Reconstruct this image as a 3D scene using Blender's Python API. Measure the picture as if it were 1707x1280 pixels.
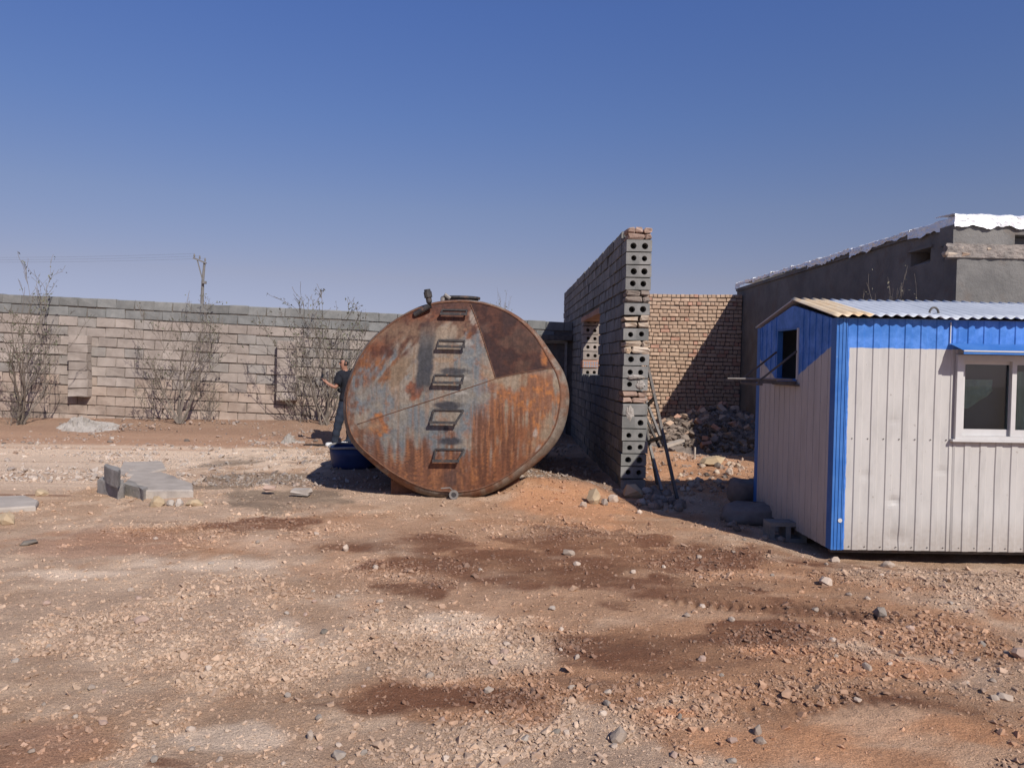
import bpy, bmesh, math, random
import numpy as np
from mathutils import Vector, Matrix, Quaternion

for o in list(bpy.data.objects):
    bpy.data.objects.remove(o)
scene = bpy.context.scene
COL = scene.collection

# ------------------------------------------------------------------ camera
F, PW, PH = 1300.0, 1707.0, 1280.0
EYE = Vector((0, 0, 1.7))
yaw, pitch, roll = math.radians(1.06), math.atan2(33, F), math.radians(1.05)
fwd = Vector((math.sin(yaw) * math.cos(pitch), math.cos(yaw) * math.cos(pitch), -math.sin(pitch)))
r0 = fwd.cross(Vector((0, 0, 1))).normalized()
u0 = r0.cross(fwd)
right = r0 * math.cos(roll) + u0 * math.sin(roll)
up = right.cross(fwd)
cam = bpy.data.cameras.new('camera')
cam.sensor_width = 36
cam.lens = 36 * F / PW
cam.clip_start = 0.05
cam.clip_end = 3000
camo = bpy.data.objects.new('camera', cam)
COL.objects.link(camo)
M = Matrix((right, up, -fwd)).transposed().to_4x4()
M.translation = EYE
camo.matrix_world = M
scene.camera = camo

# ------------------------------------------------------------------ light
SUN = Vector((0.6, -1.05, 1.0)).normalized()      # towards the sun
w = bpy.data.worlds.new('World')
scene.world = w
w.use_nodes = True
nt = w.node_tree
bg = nt.nodes['Background']
sky = nt.nodes.new('ShaderNodeTexSky')
sky.sky_type = 'NISHITA'
sky.sun_disc = False
sky.sun_elevation = math.asin(SUN.z)
sky.sun_rotation = math.atan2(SUN.x, SUN.y)
sky.altitude = 1000
sky.air_density = 0.8
sky.dust_density = 0.6
sky.ozone_density = 6.0
hs = nt.nodes.new('ShaderNodeMix')
hs.data_type = 'RGBA'
hs.blend_type = 'MULTIPLY'
hs.inputs[0].default_value = 1
# dusty haze: the lower air loses green and blue, the same all round
tc_ = nt.nodes.new('ShaderNodeTexCoord')
sp_ = nt.nodes.new('ShaderNodeSeparateXYZ')
rp_ = nt.nodes.new('ShaderNodeValToRGB')
el = rp_.color_ramp.elements
el[0].position = 0.03; el[0].color = (.85, .62, .66, 1)
el[1].position = 0.41; el[1].color = (1.08, 1.05, 1.28, 1)
for p_, c_ in ((.105, (1.18, .735, .625, 1)), (.19, (1.25, .885, .79, 1)), (.29, (1.13, .975, 1.03, 1))):
    e_ = el.new(p_); e_.color = c_
nt.links.new(tc_.outputs['Generated'], sp_.inputs[0])
nt.links.new(sp_.outputs[2], rp_.inputs[0])
nt.links.new(rp_.outputs[0], hs.inputs[7])
nt.links.new(sky.outputs[0], hs.inputs[6])
nt.links.new(hs.outputs[2], bg.inputs[0])
bg.inputs[1].default_value = 0.085
sl = bpy.data.lights.new('sun', 'SUN')
sl.energy = 4.2
sl.angle = math.radians(0.53)
sl.color = (1.0, 0.94, 0.86)
so = bpy.data.objects.new('sun', sl)
so.rotation_euler = (-SUN).to_track_quat('-Z', 'Y').to_euler()
so.location = (10, -15, 20)
COL.objects.link(so)
vs = scene.view_settings
vs.view_transform = 'Standard'
vs.look = 'None'
vs.exposure = 0.25
vs.gamma = 1.0
vs.use_curve_mapping = False

# ------------------------------------------------------------------ helpers
def ray(x, y):
    return fwd + right * ((x - PW / 2) / F) + up * ((PH / 2 - y) / F)
def P(x, y, Y):                      # the point at depth Y seen at a picture position
    d = ray(x, y)
    return EYE + d * (Y / d.y)
def PX(x, y, X):
    d = ray(x, y)
    return EYE + d * (X / d.x)
def G(x, y, z=0.0):                  # the point at height z
    d = ray(x, y)
    return EYE + d * ((z - EYE.z) / d.z)
def sstep(a, b, x):
    t = np.clip((x - a) / (b - a), 0, 1)
    return t * t * (3 - 2 * t)
def _h(ix, iy, s):
    n = (ix.astype(np.int64) * 374761393 + iy.astype(np.int64) * 668265263 + s * 974634777) & 0xffffffff
    n = ((n ^ (n >> 13)) * 1274126177) & 0xffffffff
    n = ((n ^ (n >> 16)) * 2246822519) & 0xffffffff
    return ((n ^ (n >> 15)) & 0xffffff) / float(0xffffff)
def vnoise(x, y, s=0):
    x = np.asarray(x, float); y = np.asarray(y, float)
    ix, iy = np.floor(x), np.floor(y)
    fx, fy = x - ix, y - iy
    fx = fx * fx * (3 - 2 * fx); fy = fy * fy * (3 - 2 * fy)
    a, b = _h(ix, iy, s), _h(ix + 1, iy, s)
    c, d = _h(ix, iy + 1, s), _h(ix + 1, iy + 1, s)
    return (a + (b - a) * fx) * (1 - fy) + (c + (d - c) * fx) * fy
def fbm(x, y, s=0, o=4):
    t = 0; a = 0.5; n = 0
    for i in range(o):
        t = t + a * vnoise(x, y, s + i * 17); n += a
        x = np.asarray(x) * 2.03 + 5.1; y = np.asarray(y) * 2.03 + 1.7; a *= 0.5
    return t / n

WORG = {}
def worg(o):
    return WORG.get(o.name, Vector((0, 0, 0))) if o else Vector((0, 0, 0))
def tag(o, label=None, cat=None, group=None, kind=None):
    if label: o['label'] = label
    if cat: o['category'] = cat
    if group: o['group'] = group
    if kind: o['kind'] = kind
    return o
def empty(name, loc, label, cat, group=None):
    o = bpy.data.objects.new(name, None)
    o.location = loc
    o.empty_display_size = 0.2
    COL.objects.link(o)
    WORG[o.name] = Vector(loc)
    return tag(o, label, cat, group)
def link(name, me, parent=None, loc=None, rot=None, scale=None):
    o = bpy.data.objects.new(name, me)
    COL.objects.link(o)
    loc = Vector(loc) if loc is not None else worg(parent)
    o.parent = parent
    o.location = loc - worg(parent)
    if rot is not None: o.rotation_euler = rot
    if scale is not None: o.scale = scale
    WORG[o.name] = loc
    return o

def _tmpl(points):
    bm = bmesh.new()
    vs_ = [bm.verts.new(p) for p in points]
    bmesh.ops.convex_hull(bm, input=vs_)
    for v in [v for v in bm.verts if not v.link_faces]: bm.verts.remove(v)
    bmesh.ops.recalc_face_normals(bm, faces=bm.faces[:])
    bm.verts.index_update()
    V = np.array([v.co[:] for v in bm.verts])
    Fc = [tuple(v.index for v in f.verts) for f in bm.faces]
    bm.free()
    return V, Fc
def _cbt():
    pts = []
    for sx in (-1, 1):
        for sy in (-1, 1):
            for sz in (-1, 1):
                for a in range(3):
                    p = [sx * .8, sy * .8, sz * .8]; p[a] = (sx, sy, sz)[a]
                    pts.append(p)
    return _tmpl(pts)
CBV, CBF = _cbt()
class MB:
    def __init__(s): s.v = []; s.f = []; s.m = []; s.mi = 0
    def add(s, V, Fc, mi=None):
        n = len(s.v)
        s.v.extend([tuple(map(float, p)) for p in V])
        s.f.extend([tuple(i + n for i in f) for f in Fc])
        s.m.extend([s.mi if mi is None else mi] * len(Fc))
    def cbox(s, c, size, ch=0.01, jit=0.0, rng=None, rot=None, mi=None):
        h = np.array(size) / 2.0
        ch_ = np.minimum(ch, h * 0.6)
        V = np.sign(CBV) * np.where(np.abs(CBV) > .9, h, h - ch_)
        if jit and rng is not None: V = V + rng.normal(0, jit, V.shape)
        if rot is not None: V = V @ np.array(rot.to_3x3()).T
        s.add(V + np.array(c), CBF, mi)
    def box(s, a, b, mi=None):
        x0, y0, z0 = a; x1, y1, z1 = b
        s.add([(x0,y0,z0),(x1,y0,z0),(x1,y1,z0),(x0,y1,z0),(x0,y0,z1),(x1,y0,z1),(x1,y1,z1),(x0,y1,z1)],
              [(0,3,2,1),(4,5,6,7),(0,1,5,4),(1,2,6,5),(2,3,7,6),(3,0,4,7)], mi)
    def tube(s, pts, r, n=6, cap=True, mi=None):
        pts = [Vector(p) for p in pts]
        rs = r if isinstance(r, (list, tuple)) else [r] * len(pts)
        V = []; Fc = []
        ref = Vector((0.31, 0.22, 0.9)).normalized()
        for i, p in enumerate(pts):
            t = (pts[min(i + 1, len(pts) - 1)] - pts[max(i - 1, 0)]).normalized()
            a = t.cross(ref)
            if a.length < 0.1: a = t.cross(Vector((1, 0, 0)))
            a.normalize(); b = t.cross(a)
            for k in range(n):
                an = 2 * math.pi * k / n
                V.append(p + (a * math.cos(an) + b * math.sin(an)) * rs[i])
        for i in range(len(pts) - 1):
            for k in range(n):
                k2 = (k + 1) % n
                Fc.append((i*n+k, i*n+k2, (i+1)*n+k2, (i+1)*n+k))
        if cap:
            Fc.append(tuple(range(n))[::-1]); Fc.append(tuple((len(pts)-1)*n+k for k in range(n)))
        s.add(V, Fc, mi)
    def bar(s, a, b, w_, h_, upv=(0, 0, 1), mi=None):
        a = Vector(a); b = Vector(b); t = (b - a).normalized()
        x = t.cross(Vector(upv))
        if x.length < 1e-3: x = t.cross(Vector((1, 0, 0)))
        x.normalize(); y = x.cross(t)
        V = []
        for p in (a, b):
            for sx, sy in ((-1,-1),(1,-1),(1,1),(-1,1)):
                V.append(p + x * (sx * w_ / 2) + y * (sy * h_ / 2))
        s.add(V, [(0,1,2,3),(7,6,5,4),(0,4,5,1),(1,5,6,2),(2,6,7,3),(3,7,4,0)], mi)
    def prism(s, pts, z0, z1, mi=None):
        n = len(pts)
        V = [(p[0], p[1], z0) for p in pts] + [(p[0], p[1], z1) for p in pts]
        Fc = [tuple(range(n))[::-1], tuple(range(n, 2*n))] + [(i, (i+1) % n, n + (i+1) % n, n + i) for i in range(n)]
        s.add(V, Fc, mi)
    def mesh(s, name, mats, org=(0, 0, 0), smooth=False, fix=True):
        me = bpy.data.meshes.new(name)
        o = Vector(org)
        me.from_pydata([(p[0]-o.x, p[1]-o.y, p[2]-o.z) for p in s.v], [], s.f)
        for m_ in (mats if isinstance(mats, (list, tuple)) else [mats]): me.materials.append(m_)
        me.polygons.foreach_set('material_index', s.m)
        if fix:
            bm = bmesh.new(); bm.from_mesh(me)
            bmesh.ops.recalc_face_normals(bm, faces=bm.faces[:])
            bm.to_mesh(me); bm.free()
        if smooth: me.polygons.foreach_set('use_smooth', [True] * len(me.polygons))
        me.update()
        return me
    def build(s, name, mats, parent=None, org=None, smooth=False, fix=True):
        if org is None: org = worg(parent)
        return link(name, s.mesh(name, mats, org, smooth, fix), parent, org)
def grid_mesh(name, X, Y, Z, mats, smooth=True, col=None, closed_u=False):
    nu, nv = X.shape
    me = bpy.data.meshes.new(name)
    V = np.stack([X, Y, Z], -1).reshape(-1, 3).astype(np.float32)
    iu = np.arange(nu if closed_u else nu - 1); iv = np.arange(nv - 1)
    A, B = np.meshgrid(iu, iv, indexing='ij')
    A2 = (A + 1) % nu
    Q = np.stack([A*nv+B, A2*nv+B, A2*nv+B+1, A*nv+B+1], -1).reshape(-1, 4).astype(np.int32)
    raw_mesh(me, V, Q, 4)
    for m_ in (mats if isinstance(mats, (list, tuple)) else [mats]): me.materials.append(m_)
    if smooth: me.polygons.foreach_set('use_smooth', np.ones(len(me.polygons), bool))
    if col is not None: set_col(me, col.reshape(-1, 3))
    return me
def raw_mesh(me, V, Q, k):
    me.vertices.add(len(V)); me.vertices.foreach_set('co', V.astype(np.float32).ravel())
    me.loops.add(Q.size); me.loops.foreach_set('vertex_index', Q.astype(np.int32).ravel())
    me.polygons.add(len(Q))
    me.polygons.foreach_set('loop_start', np.arange(0, Q.size, k, dtype=np.int32))
    me.update(calc_edges=True); me.validate()
    me.polygons.foreach_set('use_smooth', np.zeros(len(me.polygons), bool))
def set_col(me, c):
    at = me.color_attributes.new('Col', 'FLOAT_COLOR', 'POINT')
    a = np.ones((len(c), 4), np.float32); a[:, :3] = c
    at.data.foreach_set('color', a.ravel())

# ------------------------------------------------------------------ materials
def newmat(name):
    m = bpy.data.materials.new(name); m.use_nodes = True
    return m, m.node_tree, m.node_tree.nodes['Principled BSDF']
def nd(t, typ, **kw):
    n = t.nodes.new(typ)
    for k, v in kw.items(): setattr(n, k, v)
    return n
def noise_node(t, pos, scale, detail=6, rough=0.6, sc3=None):
    n = nd(t, 'ShaderNodeTexNoise'); n.inputs['Scale'].default_value = scale
    n.inputs['Detail'].default_value = detail; n.inputs['Roughness'].default_value = rough
    if sc3:
        vm = nd(t, 'ShaderNodeVectorMath', operation='MULTIPLY'); vm.inputs[1].default_value = sc3
        t.links.new(pos, vm.inputs[0]); t.links.new(vm.outputs[0], n.inputs['Vector'])
    else: t.links.new(pos, n.inputs['Vector'])
    return n.outputs['Fac']
def ramp(t, f, a, b):
    n = nd(t, 'ShaderNodeMapRange'); n.interpolation_type = 'SMOOTHSTEP'
    n.inputs[1].default_value = a; n.inputs[2].default_value = b
    t.links.new(f, n.inputs[0]); return n.outputs[0]
def mixc(t, f, a, b, mode='MIX'):
    n = nd(t, 'ShaderNodeMix', data_type='RGBA', blend_type=mode)
    for i, v in ((0, f), (6, a), (7, b)):
        if isinstance(v, (int, float)): n.inputs[i].default_value = v
        elif isinstance(v, tuple): n.inputs[i].default_value = (*v, 1)
        else: t.links.new(v, n.inputs[i])
    return n.outputs[2]
def math_(t, op, a, b=None):
    n = nd(t, 'ShaderNodeMath', operation=op)
    for i, v in ((0, a), (1, b)):
        if v is None: continue
        if isinstance(v, (int, float)): n.inputs[i].default_value = v
        else: t.links.new(v, n.inputs[i])
    return n.outputs[0]
ALB = 0.83
def surf(name, c1, c2, scale=4, rough=0.9, bump=0.4, bscale=40, rnd=0.25, c3=None, s3=1.5, c3w=(.5, .7), metal=0, spec=0.3, sc3=None, col=False, bdist=0.01):
    c1, c2, c3 = (tuple(v * ALB for v in q) if q else None for q in (c1, c2, c3))
    m, t, b = newmat(name)
    geo = nd(t, 'ShaderNodeNewGeometry'); oi = nd(t, 'ShaderNodeObjectInfo')
    pos = geo.outputs['Position']
    c = mixc(t, ramp(t, noise_node(t, pos, scale, 8, .65, sc3), .32, .68), c1, c2)
    if c3: c = mixc(t, ramp(t, noise_node(t, pos, s3, 7, .68), *c3w), c, c3)
    if col:
        at = nd(t, 'ShaderNodeVertexColor', layer_name='Col')
        c = mixc(t, 1.0, at.outputs[0], c, 'MULTIPLY')
    if rnd:
        r = math_(t, 'ADD', oi.outputs['Random'], geo.outputs['Random Per Island'])
        r = math_(t, 'FRACT', r)
        mr = nd(t, 'ShaderNodeMapRange'); mr.inputs[3].default_value = 1 - rnd; mr.inputs[4].default_value = 1 + rnd
        t.links.new(r, mr.inputs[0])
        cb = nd(t, 'ShaderNodeCombineColor')
        for i in range(3): t.links.new(mr.outputs[0], cb.inputs[i])
        c = mixc(t, 1.0, c, cb.outputs[0], 'MULTIPLY')
    t.links.new(c, b.inputs['Base Color'])
    b.inputs['Roughness'].default_value = rough; b.inputs['Metallic'].default_value = metal
    b.inputs['Specular IOR Level'].default_value = spec
    if bump:
        bn = nd(t, 'ShaderNodeBump'); bn.inputs['Strength'].default_value = bump; bn.inputs['Distance'].default_value = bdist
        t.links.new(noise_node(t, pos, bscale, 8, .7), bn.inputs['Height']); t.links.new(bn.outputs[0], b.inputs['Normal'])
    return m
MT = {}
MT['block_grey'] = surf('cement_block_grey', (.20,.20,.19), (.29,.28,.265), 5, .95, .5, 60, .14)
MT['block_new'] = surf('cement_block_new', (.20,.203,.197), (.27,.27,.26), 5, .95, .5, 60, .14)
MT['block_beige'] = surf('cement_block_weathered', (.325,.275,.24), (.43,.37,.325), 3, .95, .5, 60, .12, (.22,.185,.165), 1.2, (.55,.75))
MT['block_dusty'] = surf('cement_block_dusty', (.37,.285,.23), (.465,.375,.31), 3, .95, .5, 60, .10, (.24,.19,.155), 2, (.5,.72))
MT['block_mid'] = surf('cement_block_greyish', (.28,.25,.225), (.355,.325,.295), 4, .95, .5, 60, .12, (.2,.185,.17), 1.5, (.55,.75))
MT['mortar'] = surf('mortar', (.13,.11,.095), (.20,.17,.145), 8, .97, .6, 50, 0)
MT['mortar_dark'] = surf('mortar_grey', (.12,.12,.12), (.19,.185,.18), 8, .97, .6, 50, 0)
MT['brick'] = surf('yellow_brick', (.49,.335,.235), (.57,.41,.295), 7, .93, .5, 60, .10, (.43,.265,.185), .9, (.52,.75))
MT['brick_red'] = surf('red_brick', (.47,.25,.175), (.56,.34,.245), 9, .93, .5, 60, .12)
MT['brick_brown'] = surf('brown_brick', (.36,.245,.19), (.46,.33,.265), 9, .93, .5, 60, .2)
MT['brick_pale'] = surf('pale_brick', (.50,.39,.29), (.60,.50,.40), 9, .93, .5, 60, .12, (.45,.3,.18), 4, (.5,.7))
MT['plaster'] = surf('cement_plaster', (.165,.158,.15), (.25,.238,.222), 1.6, .95, .8, 16, 0, (.20,.165,.14), 2.2, (.5,.72), bdist=.02)
MT['plaster_rough'] = surf('broken_plaster', (.24,.215,.195), (.34,.29,.255), 7, .97, .8, 30, .1, bdist=.02)
MT['foil'] = surf('silver_foil', (1.0,1.0,1.0), (1.2,1.2,1.2), 3, .42, .5, 14, .06, (.5,.5,.5), 6, (.62,.75), metal=.5, bdist=.03)
MT['concrete'] = surf('pale_concrete', (.42,.365,.315), (.53,.465,.405), 5, .95, .9, 24, .06, (.32,.28,.25), 2, (.55,.75))
MT['concrete_dark'] = surf('grey_concrete', (.27,.25,.23), (.37,.345,.32), 6, .95, .9, 24, .08, (.2,.18,.165), 4, (.55,.75), bdist=.02)
MT['stone_yellow'] = surf('yellow_stone', (.47,.35,.22), (.54,.42,.28), 8, .95, .5, 40, .1)
MT['stone_pale'] = surf('pale_stone', (.43,.335,.265), (.54,.435,.35), 8, .95, .5, 40, .28)
MT['stone_grey'] = surf('grey_stone', (.30,.25,.21), (.40,.34,.285), 8, .95, .5, 40, .25)
MT['stone_pink'] = surf('pink_stone', (.42,.29,.23), (.52,.37,.29), 8, .95, .5, 40, .1)
MT['stone_dark'] = surf('dark_stone', (.17,.145,.12), (.24,.205,.17), 8, .95, .5, 40, .1)
MT['clod'] = surf('rubble_clod', (.19,.155,.13), (.30,.245,.205), 6, .97, .7, 30, .3)
MT['steel'] = surf('dark_steel', (.09,.085,.08), (.16,.14,.125), 10, .6, .2, 60, 0, (.2,.10,.06), 5, (.55,.7), metal=.3)
MT['steel_light'] = surf('bare_steel', (.24,.22,.2), (.32,.3,.28), 10, .5, .2, 60, 0, (.25,.15,.1), 5, (.6,.75), metal=.3)
MT['galv'] = surf('galvanised_sheet', (.60,.64,.70), (.70,.74,.80), 3, .55, .1, 40, .05, (.45,.45,.46), 8, (.6,.8), metal=.1)
MT['sheet_rusty'] = surf('yellowed_sheet', (.82,.62,.38), (.88,.74,.55), 3, .6, .1, 40, .05, (.8,.52,.26), 5, (.5,.75), metal=.1)
MT['white_paint'] = surf('white_frame_paint', (.60,.585,.57), (.66,.645,.63), 5, .45, .05, 40, 0, (.45,.42,.39), 14, (.68,.8))
MT['dark_in'] = surf('dark_interior', (.27,.31,.37), (.33,.37,.43), 3, .9, 0, 10, 0)
MT['sky_reflection'] = surf('grey_sky_reflection', (.12,.14,.18), (.15,.17,.21), 3, .9, .1, 20, 0)  # grey-blue sky reflection of the pane put into the colour
MT['reflection_sheet'] = surf('green_reflection', (.34,.46,.37), (.44,.56,.45), 3, .9, .1, 20, 0, sc3=(12, 12, .6))  # greenish reflection of the pane put into the colour
MT['blue_tub'] = surf('blue_plastic', (.016,.036,.12), (.026,.05,.15), 5, .5, .1, 20, 0, (.12,.12,.13), 3, (.62,.8))
MT['tub_rim'] = surf('tub_rim', (.26,.25,.24), (.36,.34,.32), 8, .8, .1, 20, 0)
MT['bark'] = surf('grey_bark', (.17,.142,.118), (.25,.21,.175), 9, .95, .4, 50, 0)
MT['leaf'] = surf('grey_green_leaf', (.11,.115,.07), (.18,.18,.115), 3, .8, 0, 10, .3)
MT['leaf_dry'] = surf('dry_leaf', (.22,.20,.13), (.3,.27,.19), 3, .8, 0, 10, .3)
MT['plastic'] = surf('dirty_white_plastic', (.33,.295,.26), (.46,.42,.38), 5, .7, .5, 20, 0, (.28,.23,.19), 3, (.55,.75))
MT['sack'] = surf('dusty_sack', (.16,.14,.13), (.23,.205,.19), 5, .95, .3, 60, .1)
MT['wood_pole'] = surf('pole_concrete', (.17,.165,.16), (.22,.215,.21), 5, .9, 0, 10, 0)
MT['skin'] = surf('skin', (.38,.19,.13), (.44,.23,.16), 20, .55, .05, 80, 0)
MT['hair'] = surf('dark_hair', (.03,.025,.022), (.05,.042,.038), 40, .7, .2, 80, 0)
MT['shirt'] = surf('navy_shirt', (.011,.012,.019), (.019,.021,.03), 12, .9, .3, 12, 0, bdist=.02)
MT['jeans'] = surf('blue_jeans', (.02,.028,.046), (.035,.045,.07), 10, .9, .3, 14, 0, bdist=.02)
MT['shoe'] = surf('white_shoe', (.6,.6,.6), (.7,.7,.7), 20, .6, .1, 40, 0)
MT['black'] = surf('black_plastic', (.015,.015,.017), (.025,.025,.027), 10, .4, 0, 10, 0)
gm, gt_, gb = newmat('window_glass')
gt_.nodes.remove(gb)
tr_ = nd(gt_, 'ShaderNodeBsdfTransparent'); tr_.inputs[0].default_value = (.80, .86, .86, 1)
gl_ = nd(gt_, 'ShaderNodeBsdfGlossy'); gl_.inputs['Roughness'].default_value = .03; gl_.inputs[0].default_value = (.9, .95, 1, 1)
lw_ = nd(gt_, 'ShaderNodeFresnel'); lw_.inputs[0].default_value = 1.45
mx_ = nd(gt_, 'ShaderNodeMixShader')
gt_.links.new(math_(gt_, 'ADD', lw_.outputs[0], .0), mx_.inputs[0]); gt_.links.new(tr_.outputs[0], mx_.inputs[1]); gt_.links.new(gl_.outputs[0], mx_.inputs[2])
gt_.links.new(mx_.outputs[0], gt_.nodes['Material Output'].inputs[0])
MT['glass'] = gm
# ------------------------------------------------------------------ ground
def wblob(cx, cy, rx, ry, ang=0.0):
    c = G(cx, cy); a = G(cx, cy - ry); b = G(cx, cy + ry)
    return (c.x, c.y, rx * c.y / F, abs(a.y - b.y) / 2)
def blobw(x, y, B, k=0.9, s=0, fs=1.3):
    cx, cy, rx, ry = B
    r = np.sqrt(((x - cx) / rx) ** 2 + ((y - cy) / ry) ** 2)
    n = .6 * fbm(x * fs, y * fs, 40 + s, 6) + .4 * fbm(x * 4.5, y * 3.2, 90 + s, 5) - .5
    return sstep(-.1, .42, 1.0 - r + n * 2.6 * k)
TR0, TR1 = G(1130, 1006), G(1540, 1036)
TS0, TS1 = G(1230, 1178), G(1500, 1152)
def track(x, y, a, b, w_):
    dx, dy = b.x - a.x, b.y - a.y; L = math.hypot(dx, dy); dx /= L; dy /= L
    s_ = (x - a.x) * dx + (y - a.y) * dy; n_ = -(x - a.x) * dy + (y - a.y) * dx
    m = np.exp(-(n_ / w_) ** 2) * sstep(-.3, .2, s_) * (1 - sstep(L - .3, L + .1, s_))
    bars = .5 + .5 * np.sin(2 * math.pi * (s_ + .25 * np.abs(n_)) / .075)
    return m, bars
def gz(x, y, fine=True):
    x = np.asarray(x, float); y = np.asarray(y, float)
    z = .07 * (fbm(x * .35, y * .35, 3, 3) - .5) * sstep(1, 4, y)
    z = z + .05 * (fbm(x * 1.1 + 3, y * 1.1, 5, 3) - .5)
    rise = sstep(16.0, 17.7, y) * sstep(-12.5, -8, x) * (1 - sstep(1.0, 1.9, x))
    z = z + .25 * rise
    z = z + .10 * sstep(15.8, 16.8, y) * fbm(x * 1.4, y * 1.4, 9, 3) * (1 - sstep(1.0, 1.9, x))
    # ridge of soil between tank and partition
    t = np.clip((x - .35) / 1.5, 0, 1)
    cyl = 10.2 + .35 * t
    d = np.where(y < cyl, (y - cyl) / .55, (y - cyl) / .35)
    z = z + (.21 - .17 * t) * np.exp(-d ** 2) * sstep(-.15, .45, x) * (1 - sstep(1.9, 2.5, x))
    # clods beside the ladder
    z = z + .09 * np.exp(-((x - 2.2) / .22) ** 2 - ((y - 10.2) / .16) ** 2)
    # raised earth behind the partition
    z = z + .16 * sstep(10.8, 13, y) * sstep(2.1, 2.8, x) * fbm(x * 1.2, y * .9, 21, 3) * 1.4
    fl = np.exp(-((x - 5.9) / 3.1) ** 8 - ((y - 8.05) / 1.5) ** 8); z = z * (1 - fl) - .075 * fl
    fl = np.exp(-((x - 1.9) / .5) ** 4 - ((y - 10.4) / .6) ** 4); z = z * (1 - .7 * fl) - .03 * fl
    if fine:
        f = sstep(1.5, 2.5, y) * (1 - sstep(20, 24, y))
        z = z + f * (.028 * (fbm(x * 4, y * 4, 7, 4) - .5) + .016 * (fbm(x * 17, y * 17, 8, 3) - .5))
        m, bars = track(x, y, TR0, TR1, .11); z = z + m * ((-.022 + .034 * bars) * (.35 + 1.1 * vnoise(x * 3, y * 3, 88)))
        m, bars = track(x, y, TS0, TS1, .14); z = z + m * (-.016 + .02 * bars)
    return z
DAMP = [(840,945,250,42),(640,905,170,30),(1060,985,110,26),(1080,1085,95,26),(730,1160,170,26),(960,900,140,22),(1200,1000,120,22),(430,880,90,22),(560,1250,60,10),(300,1275,60,12),(970,1075,60,20),(1180,935,90,16),(1260,1050,120,10)]
OIL = [(470,838,115,26),(440,800,120,20),(385,770,70,12)]
RED = [(170,905,170,26),(60,1240,120,40),(420,720,110,10),(290,735,330,10)]
PALE = [(250,762,330,26),(60,800,160,36),(140,745,240,10),(420,905,120,20),(330,945,130,14),(110,960,160,10),(960,930,60,7),(690,960,60,8),(450,1060,90,30),(760,1040,100,30),(400,1230,110,30),(1150,960,100,10),(1320,960,70,10)]
ORANGE = [(1520,1235,330,60),(960,840,130,34),(1250,1240,120,40),(1180,800,110,40),(1500,1120,120,18),(1300,1085,90,18),(1120,1190,60,12)]
GRAV = [(330,890,180,30),(420,985,170,40),(250,1060,240,60),(800,1060,230,50),(640,960,110,26),(700,1120,160,26),(900,1170,160,30),(800,1225,200,40),(240,1200,120,50),(1120,1180,150,50),(950,880,160,20),(1130,920,130,22),(1450,965,260,22),(1560,1060,160,60),(1370,1080,130,40),(1150,1250,60,30),(1300,1150,150,30),(420,1120,200,40),(700,1260,200,30),(1650,1000,90,40)]
def wsum(x, y, L, k, s):
    o = np.zeros_like(x)
    for i, b in enumerate(L): o = np.maximum(o, blobw(x, y, wblob(*b), k, s + i))
    return o
BROWN = [(1050,1010,300,50),(1300,1110,300,40),(1000,1140,220,30),(850,1010,200,24),(900,905,430,75),(1250,965,330,60),(1480,1040,320,60),(1120,1085,250,60),(1380,1190,330,70),(560,880,200,36),(700,1165,260,40),(1000,850,160,36),(260,905,220,30),(80,1240,160,50)]
def soil(x, y):
    wx = x + .5 * (fbm(x * 1.3, y * 1.3, 31, 4) - .5); wy = y + .5 * (fbm(x * 1.3 + 9, y * 1.3, 32, 4) - .5)
    n1 = fbm(wx * .8, wy * .8, 60, 5); n2 = fbm(x * 3.3, y * 3.3, 61, 5); n3 = fbm(x * .25, y * .25, 62, 3)
    st = fbm(wx * .55 + wy * .12, wy * 1.9, 63, 6); st2 = fbm(wx * 1.6, wy * 4.2, 64, 5)
    def mx(a, b, t): return a * (1 - t[..., None]) + np.array(b) * t[..., None]
    c = np.ones(x.shape + (3,)) * np.array((.475, .355, .27))
    c = mx(c, (.43, .295, .205), sstep(.44, .62, n1) * .75)
    c = mx(c, (.53, .42, .325), sstep(.5, .68, n2) * .5)
    c = mx(c, (.68, .56, .455), wsum(x, y, PALE, .8, 100) * .85)
    bz = wsum(x, y, BROWN, .9, 600)
    c = mx(c, (.40, .235, .145), bz * (.55 + .4 * sstep(.4, .6, st)))
    c = mx(c, (.50, .275, .16), wsum(x, y, ORANGE, .6, 200) * .85)
    c = mx(c, (.37, .225, .16), wsum(x, y, RED, .7, 300) * .7)
    d = wsum(x, y, DAMP, .9, 400)
    d = sstep(.30, .74, d * .62 + bz * .18 + (st - .5) * 1.6 + (st2 - .5) * .9) * (1 - wsum(x, y, [ORANGE[0], ORANGE[2]], .6, 200))
    c = mx(c, (.165, .08, .05), d * (.35 + .65 * sstep(.3, .62, n2 * .6 + st2 * .4)) * .92)
    pl = sstep(.57, .70, st2 * .6 + st * .4) * (1 - d)
    c = mx(c, (.58, .455, .345), pl * .5)
    c = mx(c, (.175, .14, .11), sstep(.3, .75, wsum(x, y, OIL, .8, 500) * .8 + (st - .5) * 1.2) * .72)
    # darker red earth along the foot of the far wall and under the tank
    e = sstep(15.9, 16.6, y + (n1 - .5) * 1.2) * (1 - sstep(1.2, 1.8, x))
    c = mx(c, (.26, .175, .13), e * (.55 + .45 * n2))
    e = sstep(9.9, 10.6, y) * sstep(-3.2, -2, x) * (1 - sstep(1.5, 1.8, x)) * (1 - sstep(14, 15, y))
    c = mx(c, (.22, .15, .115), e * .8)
    e = sstep(10.2, 11, y) * sstep(1.9, 2.2, x)
    c = mx(c, (.44, .26, .165), e * .7)
    c = c * (.8 + .4 * n2)[..., None] * (.93 + .14 * n3)[..., None]
    return c
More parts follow.
